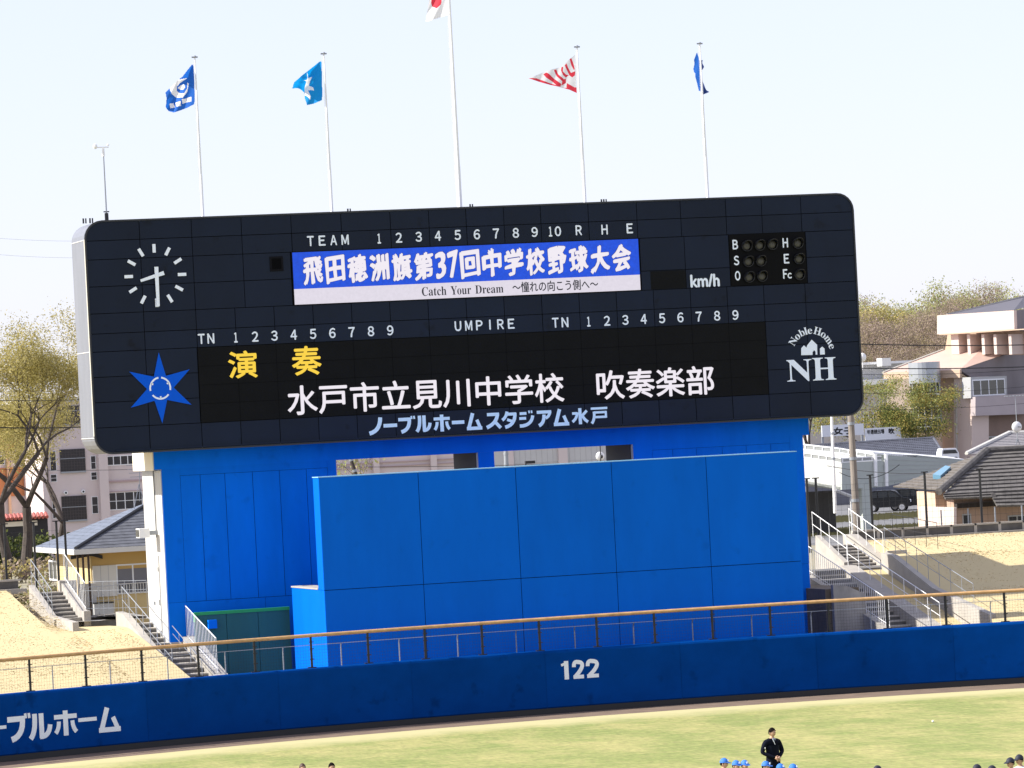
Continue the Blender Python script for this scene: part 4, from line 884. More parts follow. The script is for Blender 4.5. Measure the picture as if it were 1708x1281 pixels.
for xa, ya, xb, yb in ((100, 749, 142, 786), (103, 827, 144, 867), (96, 677, 132, 707)):
    a, b_, c_, d_ = pb.rect(xa, ya, xb, yb); mb = MB(); pb.box(mb, a, b_, c_, d_, -.01, .08); bk = build('block_screen', mb, M_tileblk, sch)
    mb = MB()
    for i in range(1, 9): x = a+(b_-a)*i/9; pb.box(mb, x-.012, x+.012, c_, d_, .08, .1)
    for i in range(1, 8): z = c_+(d_-c_)*i/8; pb.box(mb, a, b_, z-.012, z+.012, .085, .105)
    kind(build('block_joints', mb, mat('joint_grey', (.07, .06, .065), .7), bk), 'stuff')
    mb = MB(); pb.box(mb, a, b_, c_-.12, c_, -.01, .16); build('sill', mb, M_grey, bk); mb = MB(); pb.box(mb, a, b_, c_+.9, c_+.95, .1, .14); build('handrail', mb, M_grey, bk)
for xa, ya, xb, yb in ((83, 752, 94, 786), (84, 791, 95, 804), (151, 760, 160, 783), (151.5, 787, 162, 801), (153, 828, 164, 857), (87, 832, 93, 865), (81, 707, 92, 723)):
    window(pb, sch, xa, ya, xb, yb, M_winfr, M_glass, 1, 2, fr=.04)
window(pb, sch, 177, 759.5, 225, 776, M_winfr, M_glass, 4, 1); window(pb, sch, 179, 820, 238, 850, M_winfr, M_glass, 4, 2); window(pb, sch, 182, 696, 226, 722, M_winfr, M_glass, 3, 1)
for ya, yb in ((800, 803), (818, 819.5), (738, 741)):
    a, b_, c_, d_ = pb.rect(178.5, ya, 262, yb); mb = MB(); pb.box(mb, a, b_, c_, d_, 0, .1); build('band', mb, M_pinkd, sch)
for x, y in ((109, 822), (138, 820)):
    p = pb.at(x, y); mb = MB(); mb.tube(p, p+Vector((0, -.25, 0)), .14, n=10); mb.cur = 1; mb.tube(p+Vector((0, -.25, 0)), p+Vector((0, -.26, 0)), .08, n=8); build('vent_cowl', mb, [M_winfr, M_dark], sch)
po = Pl((0, 172, 0), (0, -1)); ob = thing('apartment_building', 'orange and pink striped apartment building behind the leafy trees', 'building', tuple(W3(20, 900, 172)[:2])+(GZ,))
for ya, yb, m in ((676, 711, M_pink), (711, 751, M_orange), (751, 781, M_pink), (781, 829, M_orange), (829, 915, M_pink)):
    a, b_, c_, d_ = po.rect(-80, ya, 67.5, yb); mb = MB(); po.box(mb, a, b_, c_, d_, -10, 0 if m is M_pink else .1); build('wall_band', mb, m, ob)
for x in (11, -30): a, b_, c_, d_ = po.rect(x, 680, x+4, 905); mb = MB(); po.box(mb, a, b_, c_, d_, .1, .4); build('pilaster', mb, mat('peach_render', (.6, .38, .25), .85), ob)
for xa, ya, xb, yb in ((22, 760, 60, 776), (-20, 760, 8, 776), (22, 690, 60, 706)): window(po, ob, xa, ya, xb, yb, M_winfr, M_glass, 3, 1)
# tiled garden wall and planted strip
gwl = thing('garden_wall', 'low wall with a red tiled coping at the foot of the orange building', 'wall', tuple(W3(40, 900, 150)[:2])+(GZ,))
pw_ = Pl((0, 150, 0), (0, -1)); a, b_, c_, d_ = pw_.rect(-80, 862, 80, 895); mb = MB(); pw_.box(mb, a, b_, GZ, d_-.15, -.2, 0); build('wall', mb, M_dark, gwl)
tile = None; x = a
while x < b_:
    if tile is None: mb = MB(); mb.tube((x, 149.6, d_-.18), (x, 150.2, d_+.08), .13, n=6); tile = build('coping_tile', mb, mat('red_tile', (.4, .1, .08), .6), gwl, origin=(x, 150, d_))
    else: clone(tile, (x, 150, d_), gwl)
    x += .27
a, b_, c_, d_ = pw_.rect(-80, 872, 62, 880); mb = MB(); pw_.box(mb, a, b_, c_, d_, 0, .12); build('band', mb, M_cream, gwl)
def fence_posts(name, label, pts, r, h, m, group=None, tee=True, wires=True, cell=.25):
    t = thing(name, label, 'fence', pts[0]); pp = None
    for p in pts:
        if pp is None:
            mb = MB(); mb.tube(p, (p[0], p[1], p[2]+h), r, n=6)
            if tee: mb.box(p[0]-.14, p[0]+.14, p[1]-.03, p[1]+.03, p[2]+h, p[2]+h+.04)
            pp = build('post', mb, m, t, origin=p)
        else: clone(pp, p, t)
    if wires:
        mb = MB(); z = .1
        while z < h-.3:
            for a, b_ in zip(pts, pts[1:]): mb.tube((a[0], a[1], a[2]+z), (b_[0], b_[1], b_[2]+z), .004, n=3, cap=False)
            z += cell
        for a, b_ in zip(pts, pts[1:]):
            n_ = int((Vector(b_)-Vector(a)).length/cell)
            for i in range(n_): q = Vector(a).lerp(Vector(b_), i/n_); mb.tube(q, q+Vector((0, 0, h-.3)), .004, n=3, cap=False)
        kind(build('wire_mesh', mb, m, t), 'stuff')
    return t
zt = lambda x, y, Y: at(x, y, Y=Y).z
fence_posts('net_fence', 'tall black net fence posts on top of the left bank by the yellow house', [(at(x, 900, Y=13).x, 13, 4.0) for x in (-46, 8, 57, 95, 109)], .045, zt(57, 872, 13)-4.0, M_dark)
fence_posts('net_fence', 'tall black net fence with T-topped posts along the right crest', [(at(x, 850, Y=12).x, 12, 4.3) for x in (1348, 1363, 1454, 1545, 1637, 1729)], .05, zt(1454, 793, 12)-4.3, M_dark)
fence_posts('rail_fence', 'short grey rail fence in front of the tan house', [(at(x, 880, Y=14).x, 14, 4.2) for x in (1571, 1616, 1661, 1706, 1751)], .03, zt(1616, 848, 14)-4.2, M_grey, tee=False, wires=False)
# hedge and bushes beyond the left bank
def bush(label, x, y, Y, w_, h, lm, n_=900, d=1.2, leaf=.09, cat='bush', z0=None):
    rnd = random.Random(int(x*7+y)); p = at(x, y, Y=Y); mb = MB(); z0 = GZ if z0 is None else z0
    for k in range(n_):
        a = rnd.uniform(-1, 1); b_ = rnd.uniform(-1, 1); c_ = rnd.uniform(0, 1); hh = h*(.6+.4*noise.noise(Vector((a*w_*.7+x, b_, 0))*1.3)+.25)
        c = Vector((p.x+a*w_/2, Y+b_*d/2, z0+c_**.6*hh)); mb.cur = rnd.choice((0, 1, 2)); u = Vector((rnd.gauss(0, 1), rnd.gauss(0, 1), rnd.gauss(0, 1))).normalized(); v = u.orthogonal().normalized(); w2 = u.cross(v); s = leaf*rnd.uniform(.7, 1.4)
        mb.add([c-v*s, c+w2*s*.6, c+v*s, c-w2*s*.6], [(0, 1, 2, 3)])
    t = thing('bush', label, cat, (p.x, Y, z0)); build('foliage', mb, lm, t)
    st_ = MB()
    for k in range(6): st_.tube((p.x+(k-2.5)*w_/7, Y, z0-.1), (p.x+(k-2.5)*w_/6, Y, z0+h*.6), .025, .012, 4)
    build('stems', st_, M_bark, t); return t
bush('long clipped brown-green hedge beyond the left bank', 12, 960, 56, 7, 1.6, [L_dg[1], L_gr[0], L_ol[2]], 2600, 1.5, .1, 'hedge')
bush('dark evergreen hedge below the orange building', 25, 880, 140, 14, 2.4, [L_dg[0], L_dg[0], L_dg[1]], 2600, 1.5, .16, 'hedge')
bush('loose pale bush at the corner of the yellow house', 76, 960, 36, 1.6, 2.6, [L_yg[0], L_yg[2], L_gr[1]], 1500, 1.0, .06)
bush('pale scrub in front of the school wall', 48, 925, 110, 6, 1.5, [L_yg[2], L_gr[1], L_ol[1]], 1000, 1.5, .12)
# yellow house
M_yel = mat('yellow_render', (.55, .42, .20), .85, 0, .05, 1); M_roof = mat('slate_roof', (.085, .09, .105), .7, 0, .3, 2.5); M_fas = mat('white_fascia', (.62, .6, .55), .6)
Yh = 24.0
pe = W3(125, 917, Yh); ze = pe.z; xa = pe.x; xb = xa+12; dp = 9.0
hz = thing('house', 'yellow rendered house with a slate hipped roof beside the white flank of the tower', 'house', (xa+6, Yh+4, GZ))
ov = .75
mb = MB(); mb.box(xa+ov, xb-ov, Yh+ov, Yh+dp-ov, GZ, ze-.1); build('wall', mb, M_yel, hz)
mb = MB(); mb.box(xa+ov+.05, xb-ov-.05, Yh+ov-.02, Yh+ov, ze-.9, ze-.12); build('eave_band', mb, mat('warm_render', (.5, .33, .12), .85), hz)
pk = W3(236, 832, Yh+dp/2); hr_ = pk.z-ze
ridgeL = Vector((xa+dp/2*1.0, Yh+dp/2, ze+hr_)); ridgeR = Vector((xb-dp/2, Yh+dp/2, ze+hr_))
c1, c2_, c3, c4 = Vector((xa, Yh, ze)), Vector((xb, Yh, ze)), Vector((xb, Yh+dp, ze)), Vector((xa, Yh+dp, ze))
def courses(parent, e0, e1, r0, r1, n, m, rise=.03, name='tile_course', mats2=None):
    """overlapping rows of tiles from the eave e0-e1 up to the ridge r0-r1, each row a part"""
    e0, e1, r0, r1 = map(Vector, (e0, e1, r0, r1)); nrm = (e1-e0).cross(r0-e0).normalized()
    if nrm.z < 0: nrm = -nrm
    for k in range(n):
        t0 = k/n; t1 = min(1, (k+1.0)/n); a, b_ = e0.lerp(r0, t0), e1.lerp(r1, t0); c, d = e0.lerp(r0, t1), e1.lerp(r1, t1); mb = MB()
        if (c-d).length < .05: d = c+(b_-a)*.01
        mb.add([a+nrm*rise, b_+nrm*rise, d+nrm*.004, c+nrm*.004, a-nrm*.02, b_-nrm*.02, d-nrm*.03, c-nrm*.03], [(0, 1, 2, 3), (4, 7, 6, 5), (0, 4, 5, 1), (1, 5, 6, 2), (2, 6, 7, 3), (3, 7, 4, 0)]); build(name, mb, m, parent)
courses(hz, c1, c2_, ridgeL, ridgeR, 16, M_roof, .02); courses(hz, c4, c1, ridgeL, ridgeL, 16, mat('slate_roof_sunlit', (.13, .15, .19), .5, 0, .3, 3), .02)  # sun-facing slope gets a lighter slate, the sunlight put into its colour
mb = MB(); mb.add([c2_, c3, ridgeR], [(0, 1, 2)]); mb.add([c3, c4, ridgeL, ridgeR], [(0, 1, 2, 3)]); build('roof_back', mb, M_roof, hz)
mb = MB(); mb.tube(c1+Vector((.03, .03, .05)), ridgeL+Vector((0, 0, .05)), .08, n=6); mb.tube(ridgeL+Vector((0, 0, .05)), ridgeR+Vector((0, 0, .05)), .08, n=6); build('hip_ridge', mb, M_dark, hz)
mb = MB(); mb.box(xa-.06, xb+.06, Yh-.06, Yh, ze-.2, ze); build('fascia', mb, M_fas, hz); mb = MB(); mb.box(xa-.06, xa, Yh+.002, Yh+dp, ze-.2, ze); build('fascia', mb, M_fas, hz)
mb = MB(); mb.box(xa, xb, Yh, Yh+dp, ze-.2, ze-.19); build('soffit', mb, M_yel, hz)
ph = Pl((0, Yh+ov, 0), (0, -1))
a, b_, c_, d_ = ph.rect(155, 943, 194, 995); mb = MB(); ph.box(mb, a, b_, c_, d_, .0, .06); sh = build('shutter', mb, M_fas, hz)
mb = MB()
for i in range(1, 3): x = a+(b_-a)*i/3; ph.box(mb, x-.01, x+.01, c_, d_, .06, .064)
build('shutter_joint', mb, M_cop, sh)
window(ph, hz, 194, 940, 250, 990, M_winfr, mat('curtain_glass', (.16, .16, .18), .3), 2, 1)
mb = MB(); a, b_, c_, d_ = ph.rect(194, 972, 250, 990); mb = MB()
for i in range(12): x = a+(b_-a)*(i+.5)/12; ph.box(mb, x-.012, x+.012, c_, d_, .10, .12)
ph.box(mb, a, b_, d_-.03, d_, .09, .13); build('window_guard', mb, M_fas, hz)
mb = MB(); p = ph.at(117, 927); q_ = ph.at(152, 921); r_ = ph.at(170, 926)
mb.prism([p+Vector((0, -.02, 0)), p+Vector((0, -.02, -.15)), q_+Vector((0, -.02, -.15)), r_+Vector((0, -.02, -.15)), r_+Vector((0, -.02, .0)), q_+Vector((0, -.02, 0))], (0, -.1, 0)); build('awning_arm', mb, M_dark, hz)
ac = ph.at(167, 1020); mb = MB(); mb.box(ac.x-.4, ac.x+.4, Yh-.1, Yh+.25, GZ, ac.z+.35); t = thing('air_conditioner', 'grey outdoor air conditioner unit under the shuttered house window', 'air conditioner', (ac.x, Yh, GZ)); build('casing', mb, M_cop, t)
mb = MB(); mb.box(ac.x-.42, ac.x+.42, Yh-.12, Yh+.27, ac.z+.35, ac.z+.4); build('lid', mb, M_dark, t)
# side of the house (west face): sliding door and posts
ps = Pl((xa+ov, Yh, 0), (-1, 0))
window(ps, hz, 83, 935, 96, 968, M_winfr, M_glass, 2, 1)
mb = MB()
for k in range(3): mb.box(xa+.1+k*.22, xa+.18+k*.22, Yh+.25, Yh+.33, GZ, ze-.2)
build('porch_post', mb, mat('brown_post', (.05, .03, .02), .7), hz)
mb = MB(); mb.box(xa+.2, xa+.9, Yh+.6, Yh+.68, GZ, ze-1.4); build('porch_door', mb, M_fas, hz)
an = thing('tv_antenna', 'lattice television antenna standing on the slate roof ridge', 'antenna', tuple(ridgeL)); b0 = W3(233, 836, Yh+dp/2); t0 = W3(233, 780, Yh+dp/2); mb = MB()
for dx in (-.25, .25): mb.tube((b0.x+dx, b0.y, b0.z-.3), (b0.x, b0.y, b0.z+.7), .02, n=4)
mb.tube((b0.x, b0.y, b0.z), t0, .02, n=4)
for k in range(4): z = t0.z+.1-k*.16; mb.box(b0.x-.5+k*.05, b0.x+.3-k*.05, b0.y-.01, b0.y+.01, z, z+.02)
build('mast', mb, M_grey, an)
# ------------------------------------------------------------------ right-hand buildings
M_tan = mat('tan_render', (.55, .40, .29), .85, 0, .06, .3); M_tanp = mat('pale_pink_render', (.62, .50, .44), .85, 0, .04, .3); M_gable = mat('shaded_grey_gable', (.20, .18, .19), .85, 0, .15, .3, stretch=(1, 1, .4))
M_droof = mat('dark_metal_roof', (.10, .095, .11), .6, 0, .1, .4); M_proof = mat('pink_metal_roof', (.50, .36, .30), .6, 0, .05, .5)
def slabpts(name, pts, d, m, parent):
    mb = MB(); mb.prism(pts, d); return build(name, mb, m, parent)
C1 = at(1691, 550, Y=225)
PLt = Pl((C1.x, C1.y, 0), (-.80, -.60)); PSh = Pl((C1.x, C1.y, 0), (.60, -.80))
hall = thing('hall_building', 'large tan hall with a pale box-like top storey, sloping pink roof and dark gable', 'building', (C1.x, C1.y, GZ))
def lit(name, px, th, m, o=0): mb = MB(); Pl(PLt.P0+PLt.n*o, PLt.n).poly(mb, px, th); return build(name, mb, m, hall)
def shd(name, px, th, m, o=0): mb = MB(); Pl(PSh.P0+PSh.n*o, PSh.n).poly(mb, px, th); return build(name, mb, m, hall)
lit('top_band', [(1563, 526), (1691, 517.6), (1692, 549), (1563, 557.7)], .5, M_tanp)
shd('top_band', [(1691.2, 517.6), (1760, 512), (1760, 559), (1692.2, 549)], .5, M_gable)  # unlit side of the pale band in grey, shade put into the colour
tp = [PLt.at(1579, 525), PLt.at(1691, 517.3), PSh.at(1760, 511), PSh.at(1760, 470)+Vector((0, 6, 0)), at(1708, 496, Y=240)]
mb = MB(); mb.add([tp[0], tp[1], at(1708, 513, Y=232), at(1760, 505, Y=235), at(1760, 482, Y=246), at(1708, 495.5, Y=244)], [(0, 1, 2, 3, 4, 5)]); build('upper_roof', mb, M_droof, hall)
mb = MB(); mb.tube(tp[0], at(1708, 495, Y=244), .12, n=5); build('roof_edge', mb, M_concl, hall)
# recessed gallery below the band with deep fins
lit('gallery_wall', [(1581, 555), (1720, 546), (1720, 592), (1575, 592)], .3, M_tan, -2.6)
lit('soffit', [(1566, 557.8), (1692, 549.2), (1760, 545), (1760, 547), (1692, 551), (1566, 559)], 1.6, M_tan, 0)
for x in (1581, 1608, 1632, 1652, 1677):
    u, z = PLt.uz(x, 556); u2, z2 = PLt.uz(x+5, 584); mb = MB(); PLt.box(mb, u, u+.3 if x > 1590 else u+.8, z2-.4, z-.1, -2.6, -.5); build('fin', mb, M_tanp, hall)
# sloping lower roof
def off(pl, o): return Pl(pl.P0+pl.n*o, pl.n)
PA, PB = off(PLt, -2.6), off(PLt, 5.2); PSr = Pl(PB.at(1601, 616.6), (.60, -.80))
Rf = [PA.at(1573, 584), PA.at(1640, 580), PSr.at(1720, 576), PSr.at(1601, 616.6), PB.at(1560, 618.5), PB.at(1473, 622)]
mb = MB(); mb.add(Rf, [(0, 1, 2, 3, 4, 5)]); build('lower_roof', mb, M_proof, hall)
mb = MB(); mb.tube(Rf[0], Rf[5], .14, n=5); build('roof_edge', mb, M_concl, hall)
PL2 = Pl(PLt.P0+PLt.n*5.2, (-.80, -.60))
def on(pl, name, px, th, m, o=0): mb = MB(); Pl(pl.P0+pl.n*o, pl.n).poly(mb, px, th); return build(name, mb, m, hall)
on(PL2, 'fascia', [(1473.5, 621.6), (1601, 616.6), (1601, 630), (1474, 632)], .3, M_tan)
on(PL2, 'wall', [(1567, 631), (1592, 630), (1592, 800), (1567, 800)], 3, M_tan, -.9)
on(PL2, 'pier', [(1591, 630), (1621, 629), (1621, 880), (1591, 880)], 3, M_tanp, -.5)
on(PL2, 'wall', [(1480, 632), (1567.5, 631), (1567.5, 718), (1480, 718)], 1, mat('back_wall', (.3, .24, .2), .8), -3.5)
p0_, p1_ = PL2.at(1596, 640), PL2.at(1597, 790); mb = MB(); mb.tube(p0_+PL2.n*.1, p1_+PL2.n*.1, .1, n=6); build('downpipe', mb, M_concl, hall)
PS2 = Pl(PSr.P0-PSr.n*.02, (.60, -.80))
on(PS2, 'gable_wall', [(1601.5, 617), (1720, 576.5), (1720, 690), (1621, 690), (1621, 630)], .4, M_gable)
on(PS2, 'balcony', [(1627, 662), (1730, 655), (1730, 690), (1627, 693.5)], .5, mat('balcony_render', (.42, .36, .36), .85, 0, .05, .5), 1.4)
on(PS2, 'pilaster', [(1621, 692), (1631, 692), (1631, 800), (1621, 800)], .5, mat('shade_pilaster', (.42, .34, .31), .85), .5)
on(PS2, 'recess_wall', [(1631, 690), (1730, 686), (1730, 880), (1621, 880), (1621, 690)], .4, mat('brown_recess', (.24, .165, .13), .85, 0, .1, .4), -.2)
PSw = Pl(PS2.P0+PS2.n*1.0, (.60, -.80))
on(PSw, 'bay_frame', [(1619, 629), (1679, 627), (1680, 662), (1619.6, 664)], .9, M_cop)
PSw2 = Pl(PSw.P0+PSw.n*.02, (.60, -.80)); window(PSw2, hall, 1622, 632, 1676, 660, M_winfr, M_glass, 4, 1, fr=.12)
window(Pl(PS2.P0, (.60, -.80)), hall, 1634, 728, 1666, 756, M_cop, M_glass, 3, 1, fr=.08)
# round glass stairwell
cc = off(PL2, 1.2).at(1542, 625); cc = Vector((cc.x, cc.y, 0)); rad = 26/ (7500/ (cc-Vector((CAM.x, CAM.y, 0))).length)
stw = thing('glass_stairwell', 'round stair tower with a silver drum top and dark curved glazing', 'stair tower', (cc.x, cc.y, GZ))
zf = lambda y: CAM.z+((at(1542, y, Y=cc.y-rad*.8)).z-CAM.z)
def drum(name, z0, z1, r, m, n=24):
    mb = MB(); vs = [Vector((cc.x+r*cos(2*pi*i/n), cc.y+r*sin(2*pi*i/n), z)) for z in (z0, z1) for i in range(n)]; mb.add(vs, [(i, (i+1) % n, (i+1) % n+n, i+n) for i in range(n)]+[tuple(reversed(range(n))), tuple(range(n, 2*n))]); return build(name, mb, m, stw, smooth=False)
drum('drum_top', zf(639), zf(604), rad*1.02, mat('brushed_silver', (.42, .44, .47), .38, .6, .05, .5))
core = drum('glazing', zf(722), zf(639), rad*.93, M_glass)
for y in (658, 678, 698, 712): drum('floor_band', zf(y+1.2), zf(y-1.2), rad*.955, M_winfr)
for i in range(14):
    a = 2*pi*i/14+.2; mb = MB(); x, y = cc.x+rad*.94*cos(a), cc.y+rad*.94*sin(a); mb.box(x-.05, x+.05, y-.05, y+.05, zf(718), zf(639)); build('mullion', mb, M_cop, stw)
drum('base', GZ, zf(722), rad*.93, M_tan)
# vehicle under the hall
# long low roofs to the left of the hall
fr_ = thing('flat_roofed_building', 'low grey flat-roofed building with a white canopy in front of the wood', 'building', tuple(at(1470, 700, Y=270)[:2])+(GZ,))
pf = Pl((0, 270, 0), (0, -1)); 
for nm, ya, yb, m, o in (('roof_edge', 605, 609, M_winfr, .5), ('wall', 609, 640, M_cop, 0), ('canopy', 634, 643, M_pole, 1.5), ('lower_wall', 643, 740, mat('dim_wall', (.42, .40, .40), .8), .3)):
    a, b_, c_, d_ = pf.rect(1345, ya, 1524, yb); mb = MB(); pf.box(mb, a, b_, c_ if nm != 'lower_wall' else GZ, d_, -8, o); build(nm, mb, m, fr_)
for x0_ in (1440, 1452, 1466): window(Pl((0, 269.6, 0), (0, -1)), fr_, x0_, 690, x0_+9, 706, M_winfr, M_glass, 2, 1)
for x, y, r in ((1438, 596, 6), ): p = at(x, y, Y=268); mb = MB(); mb.ball(p, .45, .3, .45, 12, 8); mb.tube(p, p-Vector((0, 0, 1.2)), .06); t = thing('satellite_dish', 'small white dish on the flat roof at the scoreboard edge', 'dish', tuple(p)); build('reflector', mb, M_pole, t)
a, b_, c_, d_ = pf.rect(1459, 598, 1474, 611); mb = MB(); pf.box(mb, a, b_, c_, d_, .6, 2.0); tag(build('water_tank', mb, M_pole, None, origin=pf.p(a, c_, 1)), 'small white tank on the flat roof below the wood', 'tank')
# school banner boards seen under the scoreboard
bn = thing('banner_board', 'long white club banner with black characters, left part reading 女子', 'banner', tuple(at(1420, 730, Y=205)[:2])+(GZ,))
pb2 = Pl((0, 205, 0), (0, -1)); a, b_, c_, d_ = pb2.rect(1371, 708, 1441, 727); mb = MB(); pb2.box(mb, a, b_, c_, d_, -.1, 0); build('board', mb, M_winfr, bn)
M_ink = mat('black_ink', (.01, .01, .01), .8)
def ptxt(s, pl, x0_, y0_, x1_, y1_, off, parent, o=.01):
    a, b_, c_, d_ = pl.rect(x0_, y0_, x1_, y1_); build('lettering', text_mb(s, a, b_, c_, d_, lambda u, z, l: pl.p(u, z, o+l), off), M_ink, parent)
ptxt('女子', pb2, 1389, 712, 1424, 725, .03, bn)
for x in (1373, 1439): q_ = pb2.at(x, 727); mb = MB(); mb.box(q_.x-.08, q_.x+.08, 205.12, 205.25, GZ, q_.z+.8); build('post', mb, M_grey, bn)
b2_ = thing('banner_board', 'white club banner with black characters 年連続出場 吹 right of the concrete pole', 'banner', tuple(at(1470, 730, Y=205)[:2])+(GZ,))
a, b_, c_, d_ = pb2.rect(1443, 713, 1503, 736); mb = MB(); pb2.box(mb, a, b_, c_, d_, -.1, 0); build('board', mb, M_winfr, b2_)
ptxt('年連続出場', pb2, 1446, 716, 1475, 724, .012, b2_); ptxt('吹', pb2, 1482, 714, 1492, 724, .03, b2_)
for x in (1446, 1500): q_ = pb2.at(x, 736); mb = MB(); mb.box(q_.x-.08, q_.x+.08, 205.12, 205.25, GZ, q_.z+.8); build('post', mb, M_grey, b2_)
# dark tiled shed roof
M_kaw = mat('grey_kawara', (.085, .09, .11), .45, 0, .35, 2.5)
shd_ = thing('tiled_shed', 'long shed with a dark blue-grey tiled roof behind the white walkway', 'shed', tuple(at(1480, 780, Y=190)[:2])+(GZ,))
e0, e1, r0, r1 = at(1340, 778, Y=186), at(1581, 768, Y=186), at(1358, 743.5, Y=193), at(1557, 731, Y=193)
courses(shd_, e0, e1, r0, r1, 13, M_kaw, .05)
mb = MB(); mb.tube(r0, r1, .16, n=6); mb.tube(e1, r1, .12, n=6); build('ridge', mb, M_kaw, shd_)
mb = MB()
for k in range(13):     # rounded tile edges, every second one proud
    a = e0.lerp(r0, k/13); b_ = e1.lerp(r1, k/13); n_ = 62
    for i in range(n_): q_ = a.lerp(b_, (i+(.5 if k % 2 else 0))/n_); mb.tube(q_+Vector((0, -.02, .02)), q_+(r0-e0)/13+Vector((0, 0, .03)), .05, .04, 4)
kind(build('tile_rolls', mb, M_kaw, shd_), 'stuff')
mb = MB(); mb.box(e0.x+.5, e1.x-.5, 186.6, 198, GZ, e1.z-.1); build('wall', mb, mat('shed_wall', (.16, .16, .18), .8), shd_)
mb = MB(); mb.add([r0, r1, Vector((r1.x+2, 200, e1.z)), Vector((r0.x-2, 200, e1.z))], [(0, 1, 2, 3)]); build('roof_back', mb, M_kaw, shd_)
# white raised walkway / ramp building
Yw = 103.0
wk = thing('raised_walkway', 'white raised walkway building with slotted parapets on a pale pillar', 'walkway', tuple(at(1400, 850, Y=Yw)[:2])+(GZ,))
Ca = at(1404, 790, Y=Yw); PWa = Pl((Ca.x, Ca.y, 0), (-.72, -.69)); PWb = Pl((Ca.x, Ca.y, 0), (.35, -.94))
def wpn(pl, name, px, th, m, o=0): mb = MB(); pl.poly(mb, px, th, o); return build(name, mb, m, wk)
M_wk = mat('walkway_white', (.55, .55, .52), .7, 0, .05, .5); M_wk2 = mat('walkway_siding', (.40, .43, .40), .7, 0, .06, .6)
wpn(PWa, 'deck_side', [(1300, 757), (1404, 772), (1404, 817), (1300, 798)], .4, M_wk)
wpn(PWb, 'deck_side', [(1404.2, 772), (1477, 768), (1477, 811.5), (1404.2, 817)], .4, M_wk2)
M_fr = mat('frosted_panel', (.30, .31, .30), .5)
for nm, ya0, ya1, yb0, yb1, oo in (('front', 757, 752, 772, 766, 0), ):
    pass
def parapet_run(pl, xa, ya, xb, yb, hpx, n_, o):
    """white rail with framed translucent panels; top edge from (xa,ya) to (xb,yb)"""
    for i in range(n_):
        x0_, x1_ = xa+(xb-xa)*i/n_, xa+(xb-xa)*(i+1)/n_; y0_, y1_ = ya+(yb-ya)*i/n_, ya+(yb-ya)*(i+1)/n_; g_ = (x1_-x0_)*.1
        mb = MB(); pl.poly(mb, [(x0_, y0_), (x1_, y1_), (x1_, y1_+hpx*.22), (x0_, y0_+hpx*.22)], .1, o); pl.poly(mb, [(x0_, y0_+hpx*.8), (x1_, y1_+hpx*.8), (x1_, y1_+hpx), (x0_, y0_+hpx)], .1, o); pl.poly(mb, [(x0_, y0_+hpx*.22), (x0_+g_, y0_+hpx*.22), (x0_+g_, y0_+hpx*.8), (x0_, y0_+hpx*.8)], .1, o)
        f_ = build('parapet_frame', mb, M_pole, wk)
        mb = MB(); pl.poly(mb, [(x0_+g_, y0_+hpx*.22), (x1_, y1_+hpx*.22), (x1_, y1_+hpx*.8), (x0_+g_, y0_+hpx*.8)], .03, o-.03); build('parapet_panel', mb, M_fr, f_)
parapet_run(PWa, 1328, 752, 1403, 763, 10, 6, .02)
PWc = Pl(PWa.P0+Vector((0, 5, 0)), (-.72, -.69)); parapet_run(PWc, 1328, 739, 1400, 747, 10, 5, 0); parapet_run(PWc, 1400, 747, 1457, 757, 9, 4, 0)
wpn(PWc, 'ramp_side', [(1300, 746), (1400, 757), (1457, 766), (1457, 776), (1300, 776)], .3, M_wk)
parapet_run(PWb, 1404.5, 764, 1470, 760, 8, 4, .02)
# translucent curved link roof to the right
M_sid = mat('siding_grey_green', (.36, .39, .36), .6, 0, .05, .8)
PWd = Pl(PWb.P0+PWb.n*(-1.5), (.30, -.95))
wpn(PWd, 'link_wall', [(1477, 757), (1530, 759), (1608, 767), (1625, 772), (1625, 792), (1502, 806), (1477, 811)], 3, M_sid)
for k in range(1, 6):
    t_ = k/6; wpn(PWd, 'siding_joint', [(1477, 757+54*t_), (1608, 767+25*t_), (1608, 767.6+25*t_), (1477, 757.8+54*t_)], .02, M_cop, .02)
mb = MB(); a, b_ = PWd.at(1456, 754), PWd.at(1610, 766); mb.prism([a, b_, b_+Vector((0, 3, .2)), a+Vector((0, 3, .2))], (0, 0, -.12)); build('link_roof', mb, M_pole, wk)
for x in (1458, 1476): q0, q1 = PWb.at(x, 757), PWb.at(x+1, 811); mb = MB(); mb.tube(q0+PWb.n*.1, q1+PWb.n*.1, .12, n=6); build('frame_post', mb, M_pole, wk)
q0 = at(1440, 815, Y=Yw+1.2); mb = MB(); mb.box(q0.x-.35, q0.x+.25, Yw+.6, Yw+1.3, GZ, q0.z+.3); build('pillar', mb, M_wk2, wk)
q0 = at(1394, 818, Y=Yw-.4); q1 = at(1420, 828, Y=Yw-.4); mb = MB(); mb.path([q0, q1, Vector((q1.x, q1.y, GZ))], .1, 6); build('drainpipe', mb, M_cop, wk)
mb = MB(); q0 = at(1300, 812, Y=Yw+8); q1 = at(1460, 818, Y=Yw+8); q1 = at(1392, 818, Y=Yw+8); mb.box(q0.x, q1.x, Yw+8, Yw+8.4, GZ, q1.z); build('undercroft_shade_sheet', mb, mat('undercroft_shade', (.09, .085, .08), .9), wk)  # dark sheet standing in for the shade beneath the walkway
q0 = at(1434, 812, Y=176); q1 = at(1532, 812, Y=176); mb = MB(); mb.box(q0.x, q1.x, 176, 177, GZ, q0.z+.1); tag(build('boundary_wall', mb, mat('blue_grey_wall', (.12, .13, .165), .8), None, origin=(q0.x, 176, GZ)), 'dark blue-grey boundary wall behind the parked cars', 'wall')
